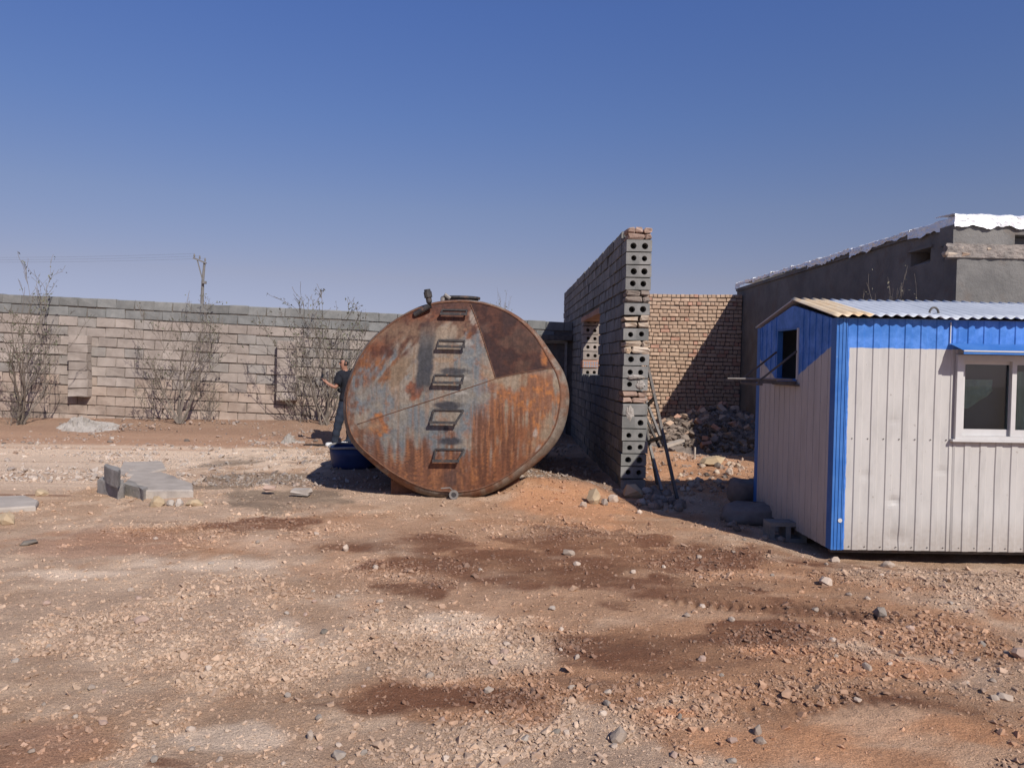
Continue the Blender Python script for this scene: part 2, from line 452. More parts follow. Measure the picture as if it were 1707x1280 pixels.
def spaced(lo, hi, segs):
    a = [lo]
    while a[-1] < hi:
        s_ = segs(a[-1]); a.append(a[-1] + s_)
    return np.array(a)
def sx(v):
    if .9 < v < 3.3: return .016
    v = abs(v - .5)
    return .03 if v < 6.5 else (.06 if v < 12 else .06 * 1.25 ** (v - 12))
def sy(v):
    if v < 2.2: return .25 if v > -3 else min(20, .25 + (-3 - v) * .2)
    return min(.016 + (v - 2.2) * .0065, .13) if v < 20 else min(.13 * 1.2 ** (v - 20), 60)
gxs = spaced(-400, 400, lambda v: min(sx(v), 60))
gys = spaced(-80, 900, sy)
GX, GY = np.meshgrid(gxs, gys, indexing='ij')
GZ = gz(GX, GY)
near = (GY > 1.5) & (GY < 24) & (np.abs(GX) < 26)
GC = np.ones(GX.shape + (3,)) * np.array((.41, .29, .215))
rows = np.where((gys > 1.5) & (gys < 24))[0]; colsI = np.where(np.abs(gxs) < 26)[0]
sub = np.ix_(colsI, rows)
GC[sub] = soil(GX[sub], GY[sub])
m, t, b = newmat('stony_soil')
at = nd(t, 'ShaderNodeVertexColor', layer_name='Col'); geo = nd(t, 'ShaderNodeNewGeometry'); pos = geo.outputs['Position']
n1 = noise_node(t, pos, 38, 6, .75)
n2 = noise_node(t, pos, 130, 4, .7)
c = mixc(t, math_(t, 'MULTIPLY', ramp(t, n1, .56, .74), .55), at.outputs[0], (.50,.42,.35))
c = mixc(t, math_(t, 'MULTIPLY', ramp(t, n1, .44, .28), .6), c, (.17,.115,.085))
c = mixc(t, .75, c, mixc(t, ramp(t, n2, .3, .7), (.5,.48,.46), (1.3,1.3,1.3)), 'MULTIPLY')
c = mixc(t, 1.0, c, (1.27,1.19,1.10), 'MULTIPLY')
t.links.new(c, b.inputs['Base Color']); b.inputs['Roughness'].default_value = .97; b.inputs['Specular IOR Level'].default_value = .1
bn = nd(t, 'ShaderNodeBump'); bn.inputs['Strength'].default_value = .9; bn.inputs['Distance'].default_value = .02
n0 = noise_node(t, pos, 11, 8, .75)
hsum = math_(t, 'ADD', math_(t, 'ADD', math_(t, 'MULTIPLY', n1, 1.0), math_(t, 'MULTIPLY', n0, 2.2)), math_(t, 'MULTIPLY', n2, .4))
t.links.new(hsum, bn.inputs['Height']); t.links.new(bn.outputs[0], b.inputs['Normal'])
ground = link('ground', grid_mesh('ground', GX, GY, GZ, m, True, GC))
tag(ground, 'bare stony dirt yard with damp reddish patches and pale gravel', None, None, 'structure')
def GT(x, y):                         # a point of the ground seen at a picture position
    p = G(x, y)
    for _ in range(6): p = G(x, y, float(gz(p.x, p.y)))
    return p

# gravel: nobody could count it
rng = np.random.default_rng(7)
ROCKS = []
for i in range(14):
    k_ = 36
    pts = rng.normal(0, 1, (k_, 3)); pts /= np.linalg.norm(pts, axis=1)[:, None]
    pts *= rng.uniform(.75, 1.1, (k_, 1))
    ROCKS.append(_tmpl([tuple(p) for p in pts]))
PEBS = []
for i in range(14):
    pts = rng.normal(0, 1, (10, 3)); pts /= np.linalg.norm(pts, axis=1)[:, None]; pts *= rng.uniform(.75, 1.15, (10, 1)); PEBS.append(_tmpl([tuple(p) for p in pts]))
def scatter(name, pos, size, cols, mat_, sink=.25):
    n = len(pos); var = rng.integers(0, len(ROCKS), n)
    Vs, Qs, Cs = [], [], []; off = 0
    for v in range(len(ROCKS)):
        I = np.where(var == v)[0]
        if not len(I): continue
        V0, F0 = PEBS[v]; F0 = np.array(F0); k = len(V0); m_ = len(I)
        sc = size[I][:, None] * np.stack([rng.uniform(.75, 1.3, m_), rng.uniform(.75, 1.3, m_), rng.uniform(.6, 1.0, m_)], -1)
        Vv = V0[None] * sc[:, None, :]
        an = rng.uniform(0, 6.283, m_); ca, sa = np.cos(an)[:, None], np.sin(an)[:, None]
        x = Vv[..., 0] * ca - Vv[..., 1] * sa; y = Vv[..., 0] * sa + Vv[..., 1] * ca
        z = Vv[..., 2] + rng.normal(0, .25, m_)[:, None] * x
        Vv = np.stack([x, y, z], -1) + pos[I][:, None, :]
        Vv[..., 2] += (sc[:, 2] * (1 - 2 * sink))[:, None] * .6
        Vs.append(Vv.reshape(-1, 3)); Qs.append((F0[None] + (np.arange(m_) * k)[:, None, None] + off).reshape(-1, 3))
        Cs.append(np.repeat(cols[I], k, axis=0)); off += m_ * k
    me = bpy.data.meshes.new(name); raw_mesh(me, np.concatenate(Vs), np.concatenate(Qs), 3)
    set_col(me, np.concatenate(Cs)); me.materials.append(mat_)
    return me
MT['gravel'] = surf('gravel_stone', (.8,.8,.8), (1.15,1.15,1.15), 30, .95, 0, 40, .12, col=True)
PAL = np.array([(.40,.34,.30),(.46,.385,.325),(.34,.30,.275),(.50,.41,.335),(.44,.33,.265),(.27,.245,.23),(.40,.28,.21),(.50,.45,.40)])
def gravel_pts(n, y0, y1, power=1.0):
    u = rng.uniform(0, 1, n); y = y0 * (y1 / y0) ** u
    x = rng.uniform(-1, 1, n) * (y * .74 + .5)
    return x, y
x, y = gravel_pts(230000, 2.4, 10.6)
dens = wsum(x, y, GRAV, 1.1, 700)
n_ = fbm(x * 1.7, y * 1.7, 77, 4)
pr = .11 + .95 * dens * sstep(.25, .6, n_ + .1) + .4 * sstep(.56, .7, n_)
pr *= 1 - .85 * wsum(x, y, [ORANGE[0], ORANGE[2]], .6, 200)
pr *= 1 - .7 * wsum(x, y, RED[:1], .6, 300)
pr *= 1 - .15 * wsum(x, y, DAMP[:8], 1.05, 400)
k = (rng.uniform(0, 1, len(x)) < pr * .95) & ~((x > 3.0) & (y > 6.9)) & (y + .0 * x < 10.6)
x, y = x[k], y[k]
size = np.exp(rng.normal(math.log(.0066), .58, len(x))).clip(.0028, .034) * (.75 + .045 * y)
cols = PAL[rng.integers(0, len(PAL), len(x))] * rng.uniform(.8, 1.15, (len(x), 1))
sl_ = soil(x, y) * 1.15
cols = (cols * .25 + sl_ * .80) * np.array((1.02, .94, .86))
pos_ = np.stack([x, y, gz(x, y)], -1)
gr = link('gravel', scatter('gravel', pos_, size, cols, MT['gravel'], .30))
tag(gr, 'loose pale gravel strewn over the dirt yard', 'gravel', None, 'stuff')
print('gravel', len(x))
x, y = gravel_pts(34000, 10.5, 17.9)
k = (rng.uniform(0, 1, len(x)) < .22 + .9 * sstep(.5, .66, fbm(x * .9, y * .9, 79, 4))) & ((x < 1.7) | ((x > 2.15) & (x < 5.8)))
x, y = x[k], y[k]
size = np.exp(rng.normal(math.log(.016), .55, len(x))).clip(.006, .06)
cols = PAL[rng.integers(0, len(PAL), len(x))] * .6 + soil(x, y) * .45
gr2 = link('far_gravel', scatter('far_gravel', np.stack([x, y, gz(x, y)], -1), size, cols, MT['gravel']))
tag(gr2, 'scattered grit and clods on the dirt near the far walls', 'gravel', None, 'stuff')

# larger loose stones, one by one
stone_meshes = {}
def stone_mesh(v, key):
    if (v, key) not in stone_meshes:
        mb = MB(); mb.add(ROCKS[v][0], ROCKS[v][1]); stone_meshes[(v, key)] = mb.mesh('stone', MT[key])
    return stone_meshes[(v, key)]
R = random.Random(5)
def stone(px_, py_, w_, h_, key, label, cat='stone', group=None, name='stone', deep=.8):
    p = GT(px_, py_); s_ = p.y / F
    o = link(name, stone_mesh(R.randrange(14), key), None, (p.x, p.y, p.z + h_ * s_ * .28), (R.uniform(-.2,.2), R.uniform(-.2,.2), R.uniform(0, 6.28)),
             (w_ * s_ * .52, w_ * s_ * .52 * deep, h_ * s_ * .62))
    return tag(o, label, cat, group)
stone(576,918,12,13,'stone_pale','upright pale grey stone on damp soil below the tank')
stone(948,924,22,11,'stone_pale','rounded light grey stone on the damp strip left of the cabin')
stone(237,1036,26,13,'stone_pink','flat pinkish stone among gravel at the left foreground')
stone(48,906,34,8,'stone_dark','thin dark flat stone lying on smooth reddish soil')
stone(1376,974,28,16,'stone_pale','large pale stone near the tyre track below the blue corner post')
stone(1467,1026,26,18,'stone_grey','crumbled grey clod lying on the tyre track')
stone(1263,1222,18,18,'stone_pale','uppermost of two round pale stones at the bottom right')
stone(1268,1238,20,14,'stone_pale','lower of two round pale stones at the bottom right')
stone(1030,1232,40,26,'stone_pale','big grey boulder half sunk among foreground gravel')
stone(927,1222,16,10,'stone_dark','small dark stone with a round top in bottom centre gravel')
stone(540,1055,16,8,'stone_dark','dark pebble on pale gravel left of the centre')
stone(1132,1198,12,12,'stone_dark','dark round stone on gravel right of the bottom centre')
stone(565,1262,30,16,'stone_grey','oval grey cobble at the bottom edge near two pale cobbles')
stone(518,1232,14,18,'stone_pale','upright oval pale cobble near the bottom left of centre')
stone(1445,1116,22,13,'stone_pale','pale angular stone beside the smooth orange soil')
stone(1700,1095,26,20,'stone_pink','pinkish stone at the right edge of the yard')
stone(1480,944,24,10,'stone_pale','flat pale stone just before the cabin shadow')
stone(1392,936,20,10,'stone_pale','pale stone at the edge of the shadow under the blue corner')
stone(472,1055,8,7,'stone_pink','tiny reddish pebble among grey gravel left of the middle')
stone(1675,1165,26,14,'stone_pale','pale stone on smooth orange soil near the right edge')
spots = []
tries = 0
while len(spots) < 110 and tries < 5000:
    tries += 1
    xx, yy = R.uniform(20, 1690), R.uniform(890, 1275)
    if xx > 1380 and yy < 945: continue
    if xx > 1300 and yy > 1180: continue
    if any(abs(xx - a) < 22 and abs(yy - b_) < 10 for a, b_ in spots): continue
    spots.append((xx, yy))
for xx, yy in spots:
    kk_ = R.choice(['stone_pale', 'stone_pale', 'stone_pink', 'stone_pale', 'stone_grey'])
    s_ = R.uniform(5, 9.5) * (.5 + (yy - 600) / 700)
    o = stone(xx, yy, s_ * 1.5, s_ * .85, kk_,
          None, 'stone', 'loose stones in the foreground gravel')
    o['label'] = 'loose %s stone in the %s gravel, %s' % ({'stone_pale': 'pale', 'stone_pink': 'pinkish', 'stone_grey': 'grey'}[kk_], 'middle' if yy < 1010 else ('near' if yy < 1150 else 'foremost'), 'at the left' if xx < 420 else ('left of centre' if xx < 800 else ('right of centre' if xx < 1200 else 'at the right')))

# ------------------------------------------------------------------ far block wall
def block_variants(name, size, keys, n, ch, jit, seed):
    r_ = np.random.default_rng(seed); out = {}
    for k in keys:
        out[k] = []
        for i in range(n):
            mb = MB(); mb.cbox((0, 0, 0), size, ch, jit, r_); out[k].append(mb.mesh(name, MT[k]))
    return out
WY = 18.2; CH, BL = .2257, .432; SL = -.0307; WX0 = -11.36
def wall_top(x): return 3.11 + SL * (x - WX0)
bw = empty('block_wall', (-5, WY + .1, 0), 'long weathered grey cement block wall behind the tank and bare trees', 'wall')
BV = block_variants('block', (BL - .009, .2, CH - .022), ['block_new','block_beige','block_dusty','block_mid'], 5, .010, .006, 3)
DX0, DX1, DZ = .45, 1.62, 2.28           # door opening
mb = MB()
def core(a, b_, z0=None, z1=None):
    za0 = -.6 if z0 is None else z0; 
    ta = wall_top(a) - .02 if z1 is None else z1; tb = wall_top(b_) - .02 if z1 is None else z1
    mb.add([(a, WY + .022, za0), (b_, WY + .022, za0), (b_, WY + .178, za0), (a, WY + .178, za0), (a, WY + .022, ta), (b_, WY + .022, tb), (b_, WY + .178, tb), (a, WY + .178, ta)],
           [(0,3,2,1),(4,5,6,7),(0,1,5,4),(1,2,6,5),(2,3,7,6),(3,0,4,7)])
core(-30, DX0); core(DX0, DX1, DZ); core(DX1, 1.74)
mb.build('mortar', MT['mortar'], bw)
rw = random.Random(11)
rest = MB(); nblk = 0
hole_c = P(501, 631, WY)
WMATS = ['block_new','block_beige','block_dusty','block_mid']
for c_ in range(15):
    off = (c_ % 2) * BL / 2 + rw.uniform(-.03, .03)
    x = -30 + off
    while x < 1.72:
        L = BL; xc = x + BL / 2; x += BL
        if xc + L / 2 > 1.73: L = 1.73 - (xc - L / 2); xc = 1.73 - L / 2
        if L < .06: continue
        zc = wall_top(xc) - CH * (c_ + .5)
        if zc < -.3: continue
        if xc + L/2 > DX0 and xc - L/2 < DX1 and zc < DZ + .1:
            if xc > DX1 or xc < DX0: pass
            else: continue
            continue
        key = 'block_new' if c_ < 2 else ('block_dusty' if c_ > 8 + rw.uniform(-.6, .8) else ('block_beige' if rw.random() < (.9 if xc < -6 else .4) else 'block_mid'))
        if xc > -1: key = 'block_new' if c_ < 2 else 'block_beige'
        if abs(xc - hole_c.x) < .2 and abs(zc - hole_c.z) < CH * .5:
            hb = MB(); z0 = zc - CH/2 + .008; z1 = zc + CH/2 - .008; xa, xb = xc - BL/2 + .008, xc + BL/2 - .008
            hb.add([(xa, WY, z0), (xb, WY, z0), (xa, WY, z1), (xa, WY+.2, z0), (xb, WY+.2, z0), (xa, WY+.2, z1)], [(0,1,2),(3,5,4),(0,3,4,1),(1,4,5,2),(2,5,3,0)])
            o = hb.build('block', MT['block_beige'], bw); o['label'] = 'block with its upper corner broken away'
            continue
        visible = -11.95 < xc < -2.35 and zc > .0 and nblk < 285
        yj = rw.uniform(-.012, .008); zc += rw.uniform(-.006, .006)
        if visible:
            nblk += 1
            link('block', rw.choice(BV[key]), bw, (xc, WY + .1 + yj, zc), (rw.uniform(-.006, .006), math.atan(-SL), rw.uniform(-.01, .01)), (L / BL, 1, 1))
        else:
            rest.cbox((xc, WY + .1 + yj, zc), (L - .009, .2, CH - .022), .01, rot=Matrix.Rotation(math.atan(-SL), 4, 'Y'), mi=WMATS.index(key))
for (pxa, pxb, ya, yb) in ((113, 145, 558, 662), (461, 492, 568, 668)):       # two stub piers
    a = P(pxa, ya, WY - .22); b_ = P(pxb, yb, WY - .22); n = 7; h = (a.z - b_.z) / n
    for i in range(n):
        o = link('block', rw.choice(BV['block_beige']), bw, ((a.x + b_.x) / 2 + rw.uniform(-.012, .012), WY - .112 + rw.uniform(-.012, .012), b_.z + h * (i + .5)),
             (0, rw.uniform(-.02, .03), 0), ((b_.x - a.x) / BL * rw.uniform(.96, 1.02), 1.1, h / CH * 1.05))
o = rest.build('block_courses', [MT[k] for k in WMATS], bw, fix=False); o['kind'] = 'stuff'
print('wall blocks', nblk)
# steel door in the far wall, in the shade of the partition
dr = empty('steel_door', (1.05, WY, 0), 'dark steel door with light frame in the block wall behind the tank', 'door')
mb = MB(); mb.box((DX0 + .07, WY + .05, .1), (DX1 - .07, WY + .1, DZ - .07)); leaf = mb.build('door_leaf', MT['steel'], dr)
mb = MB(); mb.box((DX0 + .02, WY - .03, .1), (DX0 + .07, WY + .12, DZ - .02)); mb.box((DX1 - .07, WY - .03, .1), (DX1 - .01, WY + .12, DZ - .02)); mb.box((DX0 + .0705, WY - .03, DZ - .08), (DX1 - .0705, WY + .12, DZ - .02))
mb.build('door_frame', MT['steel_light'], dr)
mb = MB(); mb.box((DX0 + .12, WY + .03, 1.15), (DX1 - .12, WY + .049, 1.2)); mb.build('door_rail', MT['steel'], leaf)
mb = MB(); mb.cbox(((DX0 + DX1) / 2, WY - .03, DZ + .05), (DX1 - DX0 + .2, .3, .13), .01); mb.build('lintel', MT['steel'], dr)

# ------------------------------------------------------------------ partition wall (hollow blocks)
PX0, PX1, PY0, PY1 = 1.735, 2.085, 10.75, 20.9
NC = 21; PT = 3.62; PB = -.03; PC = (PT - PB) / NC
WN = (13.5, 16.0, 1.47, 2.70)            # window opening: depth range, height range
pw = empty('partition_wall', ((PX0 + PX1) / 2, PY0, 0), 'tall free standing grey hollow block wall with open stacked end beside the tank', 'wall')
HR = random.Random(91)
def hollow(mb, xc, zc, y0, w_, h_, depth, r_, mi_face=0, holes=(1, 1), jit=None):
    """end face with two round holes, looking along y"""
    for sgn, has in ((-1, holes[0]), (1, holes[1])):
        x0, x1 = (xc - w_ / 2, xc) if sgn < 0 else (xc, xc + w_ / 2)
        z0, z1 = zc - h_ / 2, zc + h_ / 2
        if not has:
            mb.add([(x0, y0, z0), (x1, y0, z0), (x1, y0, z1), (x0, y0, z1)], [(0, 1, 2, 3)], mi_face); continue
        cx = xc + sgn * w_ * .215 + HR.uniform(-.008, .008); cz = zc + HR.uniform(-.008, .006)
        n = 16; outer = []; inner = []; back = []
        for k in range(n):
            a = 2 * math.pi * (k + .5) / n; c, s_ = math.cos(a), math.sin(a)
            sc = min(((x1 - cx) / c) if c > 0 else ((x0 - cx) / c), ((z1 - cz) / s_) if s_ > 0 else ((z0 - cz) / s_))
            outer.append((cx + c * sc, y0, cz + s_ * sc)); inner.append((cx + c * r_, y0, cz + s_ * r_)); back.append((cx + c * r_ * .9, y0 + depth, cz + s_ * r_ * .9))
        cor = []
        V = outer + inner + back
        Fc = [(k, (k + 1) % n, n + (k + 1) % n, n + k) for k in range(n)] + [(n + k, n + (k + 1) % n, 2*n + (k + 1) % n, 2*n + k) for k in range(n)] + [tuple(range(2*n, 3*n))]
        mb.add(V, Fc, mi_face)
        # corner triangles left between the fan and the rectangle
        for (qx, qz) in ((x0, z0), (x1, z0), (x1, z1), (x0, z1)):
            ang = math.atan2(qz - cz, qx - cx) % (2 * math.pi)
            k = int((ang * n / (2 * math.pi) - .5) // 1) % n
            mb.add([outer[k], outer[(k + 1) % n], (qx, y0, qz)], [(0, 1, 2)], mi_face)
    x0, x1, z0, z1 = xc - w_/2, xc + w_/2, zc - h_/2, zc + h_/2; y1 = y0 + .38
    mb.add([(x0,y0,z0),(x1,y0,z0),(x1,y1,z0),(x0,y1,z0),(x0,y0,z1),(x1,y0,z1),(x1,y1,z1),(x0,y1,z1)], [(0,3,2,1),(4,5,6,7),(1,2,6,5),(2,3,7,6),(3,0,4,7)], mi_face)
def smear(par, xc, zc, rx, rz, y, seed, name):
    '''a ragged crust sticking to the end face'''
    r_ = random.Random(seed); n = 30; mb = MB(); V = []
    for q, k in ((1.0, 0.0), (.82, .012), (.4, .02)):
        for i in range(n):
            a = 2 * math.pi * i / n; f = q * (.55 + .6 * float(fbm(math.cos(a) * 2.2 + seed, math.sin(a) * 2.2, seed, 3)) + r_.uniform(-.08, .08))
            V.append((xc + rx * f * math.cos(a), y + .002 - k - (r_.uniform(0, .01) if k else 0), zc + rz * f * math.sin(a)))
    V.append((xc, y - .022, zc))
    mb.add(V, [(j*n+i, j*n+(i+1) % n, (j+1)*n+(i+1) % n, (j+1)*n+i) for j in range(2) for i in range(n)] + [(2*n+i, 2*n+(i+1) % n, 3*n) for i in range(n)])
    return mb.build(name, MT['plastic'], par)
ENDS = ['b','h','h','h','h','r','h','p','h','y','h','hw','h1','b','w','h2','h','h','h','h','base']
re_ = np.random.default_rng(21); r2 = random.Random(22)
W_ = PX1 - PX0
for i, e in enumerate(ENDS):
    zc = PT - PC * (i + .5)
    xo = -.0000 + r2.uniform(-.012, .012); yo = r2.uniform(-.02, .015)
    xc = (PX0 + PX1) / 2 + xo
    if e[0] == 'h':
        hb = MB(); hl = (1, 1)
        if e == 'h1': hl = (1, 0)
        if e == 'h2': hl = (0, 1)
        hollow(hb, xc, zc, PY0 + yo, W_, PC - .014, .22, .041 + r2.uniform(-.005, .004), 0, hl)
        o = hb.build('hollow_block', MT['block_grey'], pw)
        if e in ('hw', 'h1'):
            smear(o, xc + (.0 if e == 'hw' else .075), zc - (.07 if e == 'hw' else .0), (.15 if e == 'hw' else .085), (.035 if e == 'hw' else .075), PY0 + yo, i, 'plaster_smear')
    else:
        hb = MB()
        if e == 'base':
            hb.cbox((xc, PY0 + .17, zc), (W_ * .96, .36, PC - .01), .02, .012, re_); hb.build('block', MT['block_grey'], pw); continue
        rows_ = 2; hh = PC / rows_
        kk = {'b': 'brick_brown', 'r': 'clod', 'p': 'brick_pale', 'y': 'brick_pale', 'w': 'block_grey'}[e]
        if e == 'w':
            hb.cbox((xc, PY0 + .19 + yo, zc), (W_, .38, PC - .014), .012, .003, re_); o = hb.build('block', MT['block_grey'], pw)
            smear(o, xc - .07, zc - .06, .07, .14, PY0 + yo, 77, 'plastic_scrap')
            continue
        for j in range(rows_):
            cuts = sorted([0, r2.uniform(.3, .7), 1]) if r2.random() < .8 else [0, .33, .66, 1]
            for q in range(len(cuts) - 1):
                bl = (cuts[q + 1] - cuts[q]) * W_
                hb = MB()
                hb.cbox((PX0 + xo + (cuts[q] + cuts[q + 1]) / 2 * W_, PY0 + .17 + r2.uniform(-.03, .02), zc - PC / 2 + hh * (j + .5)), (bl - .012, .34, hh - .014), .018, .008, re_)
                k2 = kk if r2.random() < .7 else r2.choice(['brick_pale', 'brick_brown', 'clod'])
                hb.build('brick', MT[k2], pw)
# long faces
cmb = MB()
def pcore(y0, y1, z0, z1): cmb.box((PX0 + .03, y0, z0), (PX1 - .03, y1, z1))
pcore(PY0 + .385, WN[0], PB - .3, PT - .02); pcore(WN[1] + .39, PY1 - .02, PB - .3, PT - .02); pcore(WN[0] + .0, WN[1] + .389, PB - .3, WN[2] - .01); pcore(WN[0], WN[1] + .389, WN[3] + .02, PT - .02)
cmb.build('mortar', MT['mortar_dark'], pw)
PBV = block_variants('block', (W_ - .004, .4 - .014, PC - .014), ['block_grey'], 4, .009, .004, 9)['block_grey']
rest = MB(); npb = 0
cand = []
for i in range(NC):
    zc = PT - PC * (i + .5)
    y = PY0 + .39 + (.2 if i % 2 else 0) + r2.uniform(-.02, .02)
    if i % 2: cand.append((PY0 + .39 + .1, .2, zc))
    while y < PY1:
        L = min(.4, PY1 - y)
        if L > .05: cand.append((y + L / 2, L, zc))
        y += .4
items = []
for (yc, L, zc) in cand:
    a, b_ = yc - L / 2, yc + L / 2
    if zc > WN[2] and zc < WN[3]:
        segs = []
        if a < WN[0]: segs.append((a, min(b_, WN[0])))
        if b_ > WN[1] + .38: segs.append((max(a, WN[1] + .385), b_))
        for s0, s1 in segs:
            if s1 - s0 > .05: items.append(((s0 + s1) / 2, s1 - s0, zc))
    else: items.append((yc, L, zc))
items.sort()
for (yc, L, zc) in items:
    key_red = WN[3] < zc < WN[3] + PC and WN[0] - .2 < yc < WN[1] + .3
    xo = r2.uniform(-.008, .006); rz = r2.uniform(-.008, .008)
    if npb < 262:
        npb += 1
        o = link('block', r2.choice(PBV), pw, ((PX0 + PX1) / 2 + xo, yc, zc), (r2.uniform(-.006, .006), 0, rz), (1, L / .4, 1))
    else:
        rest.cbox(((PX0 + PX1) / 2 + xo, yc, zc), (W_ - .004, L - .014, PC - .014), .009, .003, re_)
o = rest.build('block_courses', MT['block_grey'], pw, fix=False); o['kind'] = 'stuff'
# far jamb of the window opening shows block ends
z = WN[2]; j = 0
zs = np.arange(WN[2] + PC / 2, WN[3], PC)
for zc in zs:
    hb = MB()
    if j == 1:
        hb.cbox(((PX0 + PX1) / 2, WN[1] + .19, zc), (W_, .38, PC - .014), .01)
        bo = hb.build('hollow_brick', MT['brick_red'], pw)
        for a in range(6):
            for b_ in range(2):
                dm = MB(); dm.box((PX0 + .03 + a * .051, WN[1] - .002, zc - .06 + b_ * .065), (PX0 + .06 + a * .051, WN[1] + .02, zc - .02 + b_ * .065)); dm.build('cell', MT['dark_in'], bo)
    else:
        hollow(hb, (PX0 + PX1) / 2 + r2.uniform(-.01, .01), zc, WN[1] + r2.uniform(-.01, .01), W_ - .01, PC - .014, .2, .036)
        hb.build('hollow_block', MT['block_beige'], pw)
    j += 1
for j in range(6):
    hb = MB(); L = (WN[1] + .38 - WN[0]) / 6
    hb.cbox(((PX0 + PX1) / 2, WN[0] + L * (j + .5), WN[3] - .045), (W_ + .016, L - .012, .1), .01, .004, re_); hb.build('lintel_brick', MT['brick_red'], pw)
print('partition blocks', npb)

# ------------------------------------------------------------------ brick wall at the back
BY = 18.8; BC = .0955; BH = .109
kw = empty('brick_wall', (4, BY, 0), 'yellow brick boundary wall behind the rubble heap between partition and house', 'wall')
KT = P(1160, 490, BY).z
mb = MB(); mb.box((PX1 + .005, BY + .03, -.5), (5.895, BY + .3, KT - .02)); mb.build('mortar', MT['mortar'], kw)
KB = {}
rk = np.random.default_rng(31); r3 = random.Random(32)
KV = {}
for k in ('brick', 'brick_red', 'brick_pale'):
    KV[k] = []
    for i in range(3):
        q = MB(); q.cbox((0, 0, 0), (1 , .2, BC - .016), .010, .004, rk); 
        KV[k].append(q.mesh('brick', MT[k]))
bricks = []
for c_ in range(40):
    zc = KT - BC * (c_ + .5)
    if zc < -.2: break
    L = BH if c_ % 2 == 0 else BH * 2.05
    x = PX1 + .02 + r3.uniform(0, .05)
    while x < 5.86:
        l = L * r3.uniform(.93, 1.07); l = min(l, 5.885 - x)
        if l > .04: bricks.append((x + l / 2, l, zc + r3.uniform(-.006, .006) + .01 * math.sin(x * 1.3 + c_ * .2)))
        x += l
def lit_rank(bk):
    x, l, zc = bk
    edge = 5.7 - (KT - zc) * .62
    return (0 if (x < edge and x > 3.55 and zc > .9) else 1 + abs(x - 4.5) * .1 + (3.5 - zc))
bricks.sort(key=lit_rank)
rest = MB()
for n, (x, l, zc) in enumerate(bricks):
    k = r3.choice(['brick'] * 9 + ['brick_red'])
    yj = r3.uniform(-.012, .01)
    if n < 300:
        o = link('brick', r3.choice(KV[k]), kw, (x, BY + .1 + yj, zc), (0, r3.uniform(-.02, .02), 0), (l - .016, 1, 1))
    else: rest.cbox((x, BY + .1 + yj, zc), (l - .016, .2, BC - .016), .01, .003, rk, mi=['brick', 'brick_red', 'brick_pale'].index(k))
o = rest.build('brick_courses', [MT['brick'], MT['brick_red'], MT['brick_pale']], kw, fix=False); o['kind'] = 'stuff'
print('bricks', len(bricks))
# ------------------------------------------------------------------ house on the right
HX, HY0, HY1, HXE = 5.9, 10.0, 19.3, 13.0
hs_ = empty('house', (HX, HY0, 0), 'grey cement plastered house with foil edged flat roof behind the cabin', 'house')
HT = 3.6
mb = MB()
VY0, VY1, VZ0, VZ1 = 10.62, 11.14, 3.20, 3.40       # vent recess in the side wall
def side_seg(y0, y1, z0, z1): mb.box((HX, y0, z0), (HX + .3, y1, z1))
side_seg(HY0 + .3, VY0, -.3, HT); side_seg(VY1, HY1, -.3, HT); side_seg(VY0, VY1, -.3, VZ0); side_seg(VY0, VY1, VZ1, HT)
mb.build('side_wall', MT['plaster'], hs_)
OX0, OX1, OZ0, OZ1 = P(1690, 400, HY0).x, P(1690, 400, HY0).x + .6, P(1695, 426, HY0).z, P(1695, 392, HY0).z
mb = MB()
mb.box((HX + .001, HY0, -.3), (HXE, HY0 + .299, 3.18))
mb.build('front_wall', MT['plaster'], hs_)
mb = MB()
mb.box((HX - .07, HY0 - .02, 3.355), (OX0, HY0 + .29, HT)); mb.box((OX1, HY0 - .02, 3.355), (HXE, HY0 + .29, HT)); mb.box((OX0 + .001, HY0 - .02, OZ1), (OX1 - .001, HY0 + .29, HT))
mb.build('upper_wall', MT['plaster'], hs_)
mb = MB(); mb.box((OX0 - .1, HY0 + .25, OZ0 - .1), (OX1 + .1, HY0 + .29, OZ1 + .1)); mb.build('dark_opening', MT['dark_in'], hs_)
# rough course of broken brick and plaster between them
u = np.linspace(0, 1, 260); v = np.linspace(0, 1, 16)
A, B = np.meshgrid(u, v, indexing='ij')
xx = HX - .16 + A * (HXE - HX + .2) + .10 * (fbm(B * 5, A * 3, 3, 3) - .5)
zz = 3.165 + .20 * B
prof = -.012 + .03 * (B > .04) * (B < .96) + .05 * (fbm(xx * 11, zz * 13, 8, 4) - .5)
me = grid_mesh('rough_course', xx, HY0 - .01 - prof, zz, MT['plaster_rough'], False)
me.transform(Matrix.Translation(-worg(hs_))); link('rough_course', me, hs_)
mb = MB(); mb.box((HX - .10, HY0 + .0, 3.20), (HX, HY0 + .14, 3.345)); mb.box((HX, HY0 + .0, 3.1805), (HXE, HY0 + .28, 3.3545)); mb.build('beam_end', MT['plaster_rough'], hs_)
rb = np.random.default_rng(41); r4 = random.Random(42)
for c_ in range(2):
    x = HX - .16 + c_ * .08
    while x < 7.3:
        l = r4.uniform(.12, .22)
        if r4.random() < .3:
            q = MB(); q.cbox((x + l / 2, HY0 + .03, 3.225 + c_ * .075), (l - .015, .12, .055), .014, .008, rb); q.build('brick', MT[r4.choice(['brick', 'brick_pale', 'plaster_rough'])], hs_)
        x += l
mb = MB()
mb.bar((HX - .015, VY0 - .06, VZ1 + .015), (HX - .015, VY1 + .06, VZ1 + .015), .03, .03)
mb.build('vent_hood', MT['plaster'], hs_)
